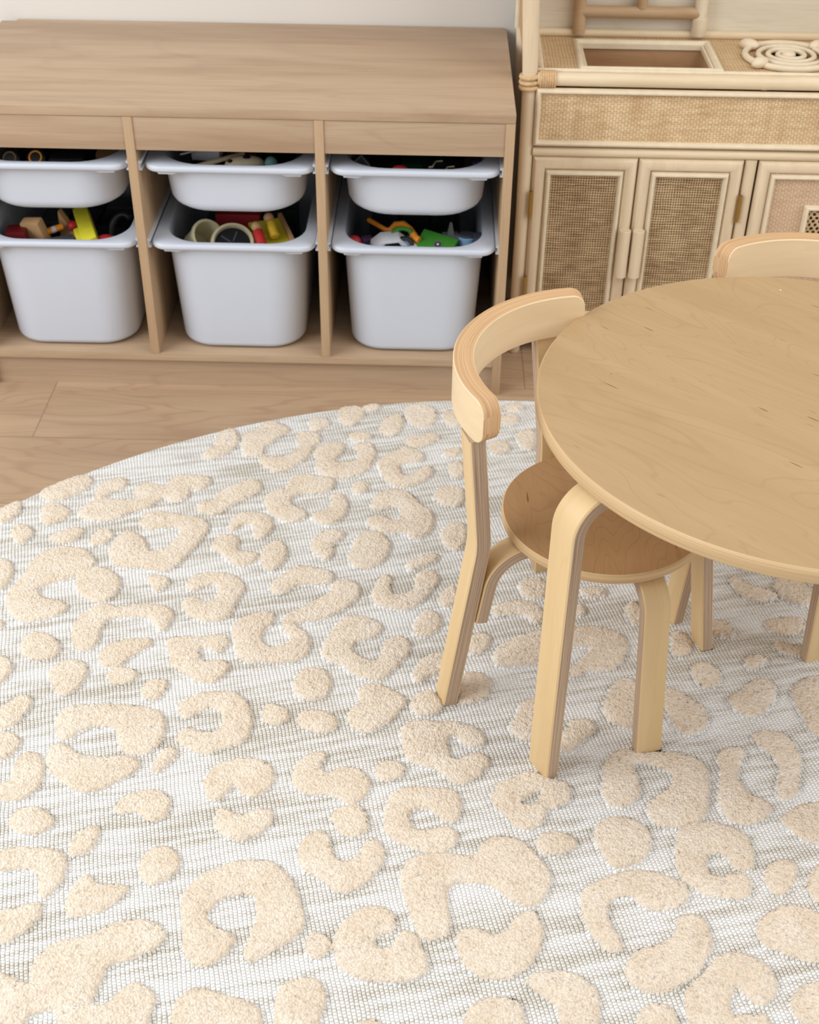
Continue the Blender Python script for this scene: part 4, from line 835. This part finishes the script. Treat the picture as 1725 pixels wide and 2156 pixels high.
# --- left deep bin
block('toy_block', (-0.908, 0.080, 0.272), (0.036, 0.036, 0.034), (0, 0, 4), DRED, 'dark red cube at the left edge of its bin', 'toy block')
block('toy_block', (-0.878, 0.098, 0.275), (0.040, 0.022, 0.052), (14, -8, -14), TAN, 'pale wooden block with worn printing standing in the bin beside a dark red cube', 'toy block', bev=0.004)
o = MB(); o.rod((-0.016, 0, 0), (-0.004, 0, 0), 0.0065, 18); o.rod((0.004, 0, 0), (0.018, 0, 0), 0.0065, 18)
t = toy('toy_baton', 'orange and white striped toy rod lying between wooden blocks', 'toy', (-0.848, 0.110, 0.274), (0, -8, 30)); o.build('orange_band', ORG, t); MB().rod((-0.004, 0, 0), (0.004, 0, 0), 0.0067, 18).build('white_band', WHT, t)
o = MB(); o.rings([[(-0.016, 0, -0.026), (0.020, 0, -0.026), (-0.014, 0, 0.026)], [(-0.016, 0.016, -0.026), (0.020, 0.016, -0.026), (-0.014, 0.016, 0.026)]])
tag(at(o.build('toy_wedge', TAN, None, bevel=0.0015), (-0.829, 0.132, 0.274), (0, 0, -12)), 'triangular wooden wedge leaning behind the yellow block', 'toy block')
block('toy_phone', (-0.838, 0.062, 0.270), (0.078, 0.036, 0.014), (-10, -6, 14), SLT, 'dark slate flat toy lying in front of the yellow block', 'toy', bev=0.005)
tag(at(MB().ball((0, 0, 0), 0.010).build('toy_ball', RED), (-0.816, 0.128, 0.274)), 'little red ball tucked against the yellow block', 'toy ball')
t = toy('toy_tower', 'tall bright yellow toy block slanting up out of the left deep bin', 'toy block', (-0.786, 0.105, 0.274), (6, -18, 19))
MB().box(-0.010, 0.018, -0.055, 0.070, -0.012, 0.014).build('body', YEL, t, bevel=0.003); MB().box(-0.020, -0.008, -0.055, 0.004, -0.010, 0.013).build('step', YEL, t, bevel=0.003)
tag(at(MB().ball((0, 0, 0), 0.020, 0.016, 0.012).build('toy_bean', RED), (-0.741, 0.074, 0.270)), 'red rounded toy lying right of the yellow block', 'toy')
o = MB().tube([(0.022 * math.cos(a), 0.0, 0.030 * math.sin(a)) for a in [math.radians(60 + 10 * i) for i in range(22)]], 0.0065, 12)
tag(at(o.build('toy_ring', BLK), (-0.724, 0.130, 0.266), (-35, 0, -15)), 'dark open ring toy standing at the right end of the left deep bin', 'toy')
block('toy_plate', (-0.848, 0.038, 0.264), (0.034, 0.022, 0.008), (8, 0, 5), DGR, 'small dark green plate at the front of the left deep bin', 'toy')
# --- middle deep bin
t = toy('toy_cup', 'cream toy pot lying on its side in the middle deep bin', 'toy cup', (-0.568, 0.096, 0.262), (0, 0, 0))
o = MB(); rr = [(0.000, -0.030), (0.020, -0.030), (0.026, -0.024), (0.030, 0.020), (0.034, 0.024), (0.034, 0.030), (0.029, 0.030), (0.024, -0.022)]
def lathe(prof, axis_rot, n=40):
    m_ = MB(); R = [[axis_rot @ Vector((max(r, 0.0003) * math.cos(2 * math.pi * j / n), max(r, 0.0003) * math.sin(2 * math.pi * j / n), z)) for j in range(n)] for r, z in prof]; return m_.rings(R)
lathe(rr, E3(52, 0, 48)).build('pot', CRM, t)
t = toy('toy_drum', 'cream toy drum with a black spoked face in the middle deep bin', 'toy drum', (-0.508, 0.086, 0.258), (34, 12, -10))
lathe([(0.040, -0.022), (0.041, -0.020), (0.041, 0.016), (0.039, 0.020), (0.034, 0.020), (0.033, 0.012), (0.033, -0.020)], E3()).build('shell', CRM, t)
MB().rod((0, 0, -0.018), (0, 0, 0.012), 0.0335, 40).build('face', BLK, t)
o = MB()
for a in (0, 72, 144, 216, 288): o.box(-0.0015, 0.0015, 0.004, 0.026, 0.012, 0.014, 0, E3(0, 0, a), (0, 0, 0.013))
o.build('spokes', SLT, t)
block('toy_box', (-0.508, 0.178, 0.262), (0.085, 0.030, 0.050), (0, 0, 0), tm('toy_crimson', (150, 34, 40)), 'long crimson toy box lying behind the cream drum', 'toy')
t = toy('peg_board', 'yellow board with wooden side rails holding peg dolls', 'toy', (-0.435, 0.110, 0.256), (16, 0, 24))
MB().box(-0.030, 0.030, -0.062, 0.062, -0.004, 0.004).build('board', YEL, t, bevel=0.001)
MB().box(-0.038, -0.030, -0.066, 0.030, -0.008, 0.010).build('side_rail', TAN, t, bevel=0.001); MB().box(0.030, 0.038, -0.066, 0.066, -0.008, 0.012).build('side_rail', TAN, t, bevel=0.001)
MB().box(-0.006, 0.030, -0.062, -0.022, 0.004, 0.012).build('step', YEL, t, bevel=0.001)
for nm, cx, cy, cz, mm, lab in (('red', -0.456, 0.084, 0.278, RED, 'red wooden peg doll with a bare round head, left of the yellow one'), ('yel', -0.436, 0.116, 0.281, PGOLD, 'yellow wooden peg doll with a bare round head beside the red one')):
    t = toy('peg_doll', lab, 'peg doll', (cx, cy, cz), (-62, 0, -30), 'peg dolls'); MB().rod((0, 0, -0.018), (0, 0, 0.017), 0.0095, 22, bev=0.003).build('body', mm, t) ; MB().ball((0, 0, -0.0001), 0.0098).build('head', TAN, t).location = (0, 0, 0.027)
for o in list(bpy.data.objects):
    if o.name.startswith('peg_doll'): o.rotation_euler = (math.radians(-62), 0, math.radians(22))
# --- right deep bin
def S(pts, r, c, mat, name, label, cat='toy'):
    o = MB().tube([Vector(p) - Vector(c) for p in pts], r, 12).build(name, mat); o.location = c; return tag(o, label, cat)
S([(-0.257, 0.150, 0.288), (-0.222, 0.112, 0.286), (-0.214, 0.110, 0.287), (-0.206, 0.122, 0.292), (-0.190, 0.124, 0.293), (-0.178, 0.110, 0.290), (-0.166, 0.082, 0.284), (-0.160, 0.078, 0.283)], [0.005, 0.0045, 0.006, 0.0065, 0.0065, 0.006, 0.007, 0.0065], (-0.2, 0.11, 0.285), ORG, 'toy_spanner', 'bright orange crooked toy arm lying across the toy car')
t = toy('toy_car', 'white toy car with black windows and big black wheels under the orange arm', 'toy car', (-0.208, 0.076, 0.266), (8, 0, 12))
o = MB(); prof = [(-0.042, 0), (-0.040, 0.012), (-0.022, 0.026), (0.010, 0.027), (0.026, 0.014), (0.042, 0.012), (0.042, 0)]
o.rings([[(x, -0.018, z) for x, z in prof], [(x, 0.018, z) for x, z in prof]]); o.build('body', WHT, t, bevel=0.0015)
MB().rings([[(x, -0.0186, z) for x, z in ((-0.028, 0.014), (-0.018, 0.023), (0.006, 0.024), (0.014, 0.014))], [(x, 0.0186, z) for x, z in ((-0.028, 0.014), (-0.018, 0.023), (0.006, 0.024), (0.014, 0.014))]]).build('window', BLK, t)
for x in (-0.022, 0.024):
    for y in (-0.020, 0.020):
        w = MB().rod((x, y - 0.005, 0.002), (x, y + 0.005, 0.002), 0.0105, 24, bev=0.002).build('wheel', BLK, t); MB().rod((x, y - 0.0055, 0.002), (x, y + 0.0055, 0.002), 0.005, 16).build('hub_or_glint', SLT, w)
t = toy('toy_disc', 'large black toy wheel with a painted blue-grey reflection beside the white car', 'toy', (-0.188, 0.070, 0.274), (62, 0, 20))
MB().rod((0, 0, -0.009), (0, 0, 0.009), 0.0185, 30, bev=0.003).build('tyre', BLK, t); MB().ball((0, 0, 0.007), 0.010, 0.010, 0.005).build('hub_or_glint', tm('toy_blue_reflection', (120, 136, 166)), t)  # the pale blue spot is a reflection on the wheel, put in as colour
o = MB().tube([(0.024 * math.cos(a), 0.024 * math.sin(a), 0) for a in [math.radians(20 + 14 * i) for i in range(11)]], 0.0042, 10)
tag(at(o.build('toy_arch', GRN), (-0.190, 0.080, 0.279), (50, 0, 15)), 'green arch arcing over the large black toy wheel', 'toy')
t = toy('toy_plaque', 'small pale rectangular toy frame in front of the toy wheel', 'toy', (-0.166, 0.052, 0.272), (20, 0, -14))
MB().frame(-0.017, 0.017, -0.010, 0.010, 0.005, 0.003, XY(0), n=4).build('surround', WHT, t); MB().box(-0.016, 0.016, -0.009, 0.009, -0.003, 0.0005).build('backing', SLT, t)
t = toy('toy_card', 'green toy card with a round badge and cream edging in the right deep bin', 'toy card', (-0.130, 0.076, 0.276), (22, 6, -24))
MB().box(-0.034, 0.036, -0.020, 0.024, -0.004, 0.004).build('card', GRN, t, bevel=0.001); MB().box(-0.034, 0.004, -0.026, -0.0205, -0.003, 0.004).build('edging', BEI, t, bevel=0.0006)
b = MB().rod((0.006, -0.002, 0.004), (0.006, -0.002, 0.0048), 0.0085, 24).build('badge', GRY, t)
MB().tube([(0.006 + 0.0048 * math.cos(a), -0.002 + 0.0048 * math.sin(a), 0.005) for a in [i * math.pi / 10 for i in range(20)]], 0.0009, 6, closed=True).build('badge_ring', BLK, b); MB().rod((0.006, -0.002, 0.0048), (0.006, -0.002, 0.0056), 0.0022, 14).build('badge_dot', WHT, b)
block('toy_brick', (-0.141, 0.045, 0.266), (0.030, 0.014, 0.012), (10, 0, -10), BLU, 'small blue brick in front of the green card', 'toy block')
t = toy('toy_castle', 'grey toy turret with a pointed top near the right side of its bin', 'toy', (-0.102, 0.104, 0.274), (0, 0, 8))
MB().box(-0.015, 0.015, -0.012, 0.012, -0.014, 0.010).build('base', GRY, t, bevel=0.002); MB().rings([[(x * 0.006, y * 0.006, 0.010) for x, y in ((1, 1), (-1, 1), (-1, -1), (1, -1))], [(x * 0.002, y * 0.002, 0.034) for x, y in ((1, 1), (-1, 1), (-1, -1), (1, -1))]]).build('spire', GRY, t)
t = toy('toy_jar', 'pale blue round toy pot beside the grey turret', 'toy', (-0.072, 0.098, 0.275), (-6, 0, 0))
MB().rod((0, 0, -0.012), (0, 0, 0.008), 0.0165, 30, bev=0.002).build('pot', LBL, t); MB().rod((0, 0, 0.0082), (0, 0, 0.0125), 0.0155, 30, bev=0.001).build('lid', SLT, t)
block('toy_brick', (-0.047, 0.092, 0.275), (0.026, 0.028, 0.028), (0, 0, 10), SLT, 'dark grey brick at the right end of the toy heap', 'toy block')
block('toy_brick', (-0.080, 0.060, 0.268), (0.034, 0.022, 0.016), (0, 0, -6), GRY, 'flat grey brick lying in front of the pale blue pot', 'toy block')
tag(at(MB().ball((0, 0, 0), 0.013, 0.011, 0.014).build('toy_figure', RED), (-0.280, 0.086, 0.272)), 'small red figure at the dark left end of the right deep bin', 'toy')
block('toy_brick', (-0.258, 0.100, 0.270), (0.020, 0.016, 0.014), (0, 0, 15), PUR, 'small purple brick behind the red figure', 'toy block')
# --- left shallow bin
for (x, y, mm, lab) in ((-0.842, 0.062, ORG, 'black toy wheel with a bright orange serrated rim'), (-0.886, 0.056, BRN, 'black toy wheel with a dull brown rim at the left edge of the photo')):
    t = toy('toy_disc', lab, 'toy wheel', (x, y, 0.4335), (52, 0, 0), 'toy wheels in the top left bin'); MB().rod((0, 0, -0.008), (0, 0, 0.006), 0.0165, 30, bev=0.003).build('tyre', BLK, t)
    o = MB().tube([((0.0102 + 0.0009 * (i % 2)) * math.cos(a), (0.0102 + 0.0009 * (i % 2)) * math.sin(a), 0.0064) for i, a in enumerate([k * math.pi / 22 for k in range(44)])], 0.0017, 8, closed=True); o.build('rim', mm, t)
tag(at(MB().rod((0, 0, -0.003), (0, 0, 0.003), 0.022, 36, bev=0.001).build('toy_coin', BRN), (-0.722, 0.094, 0.428), (35, 0, 0)), 'round brown disc at the right end of the bin with the toy wheels', 'toy')
block('toy_brick', (-0.790, 0.080, 0.424), (0.060, 0.05, 0.024), (0, 0, 5), BLK, 'black brick between the toy wheels and the brown disc', 'toy block')
# --- middle shallow bin
block('paper_box', (-0.546, 0.118, 0.438), (0.052, 0.036, 0.034), (12, 0, -6), WHT, 'folded white paper box inside the top middle bin', 'box', bev=0.001)
block('toy_stick', (-0.528, 0.068, 0.431), (0.120, 0.008, 0.006), (0, -3, 33), BEI, 'pale wooden stick lying across the top middle bin', 'toy', bev=0.001)
S([(-0.590, 0.086, 0.436), (-0.582, 0.088, 0.437), (-0.572, 0.094, 0.438), (-0.566, 0.102, 0.438)], 0.0018, (-0.578, 0.09, 0.437), WHT, 'toy_hook', 'thin white curved piece left of the paper box')
t = toy('toy_giraffe', 'cream toy animal with black spots lying in the top middle bin', 'toy animal', (-0.474, 0.076, 0.424), (0, 0, 12)); MB().ball((0, 0, 0), 0.036, 0.017, 0.016).build('body', BEI, t)
o = MB(); 
for (x, y, z, r) in ((-0.026, -0.006, 0.010, 0.005), (0.004, -0.004, 0.0146, 0.0075), (0.022, 0.004, 0.0115, 0.004)): o.ball((x, y, z), r, r * 0.8, 0.003)
o.build('spots', BLK, t)
tag(at(MB().ball((0, 0, 0), 0.012, 0.010, 0.014).build('toy_bead', TEA), (-0.427, 0.080, 0.424)), 'teal egg-shaped toy right of the spotted animal', 'toy')
# --- right shallow bin
t = toy('toy_tile', 'grey see-through square tile with a pale rim standing on its corner', 'toy tile', (-0.266, 0.068, 0.430), (58, 0, -8)); MB().box(-0.0125, 0.0125, -0.0125, 0.0125, -0.0015, 0.0015, 0, E3(0, 0, 45)).build('tile', tm('toy_smoke', (60, 64, 66), 0.2), t)
o = MB().frame(-0.013, 0.013, -0.013, 0.013, 0.003, 0.002, XY(0.001), n=4); o.v = [tuple(E3(0, 0, 45) @ Vector(p)) for p in o.v]; o.build('rim', GRY, t)
tag(at(MB().ball((0, 0, 0), 0.014, 0.010, 0.007).build('toy_bean', RED), (-0.196, 0.050, 0.431)), 'flat red toy in the bin nearest the rattan kitchen', 'toy')
for i, (x, y, lab) in enumerate(((-0.133, 0.078, 'bent pale toy strip lying further back on black toys'), (-0.112, 0.054, 'bent pale toy strip lying close behind the rim of its bin'))):
    S([(x - 0.012, y - 0.016, 0.4310), (x - 0.006, y - 0.014, 0.4310), (x, y + 0.010, 0.4310), (x + 0.012, y + 0.014, 0.4310)], 0.0016, (x, y, 0.4310), BEI, 'toy_strip', lab)
block('toy_brick', (-0.122, 0.076, 0.4210), (0.068, 0.056, 0.016), (0, 0, 3), BLK, 'flat black toy plate under the two pale strips', 'toy')
block('toy_brick', (-0.054, 0.078, 0.424), (0.022, 0.022, 0.020), (0, 0, 15), PUR, 'small purple brick in the bin nearest the rattan kitchen', 'toy block')
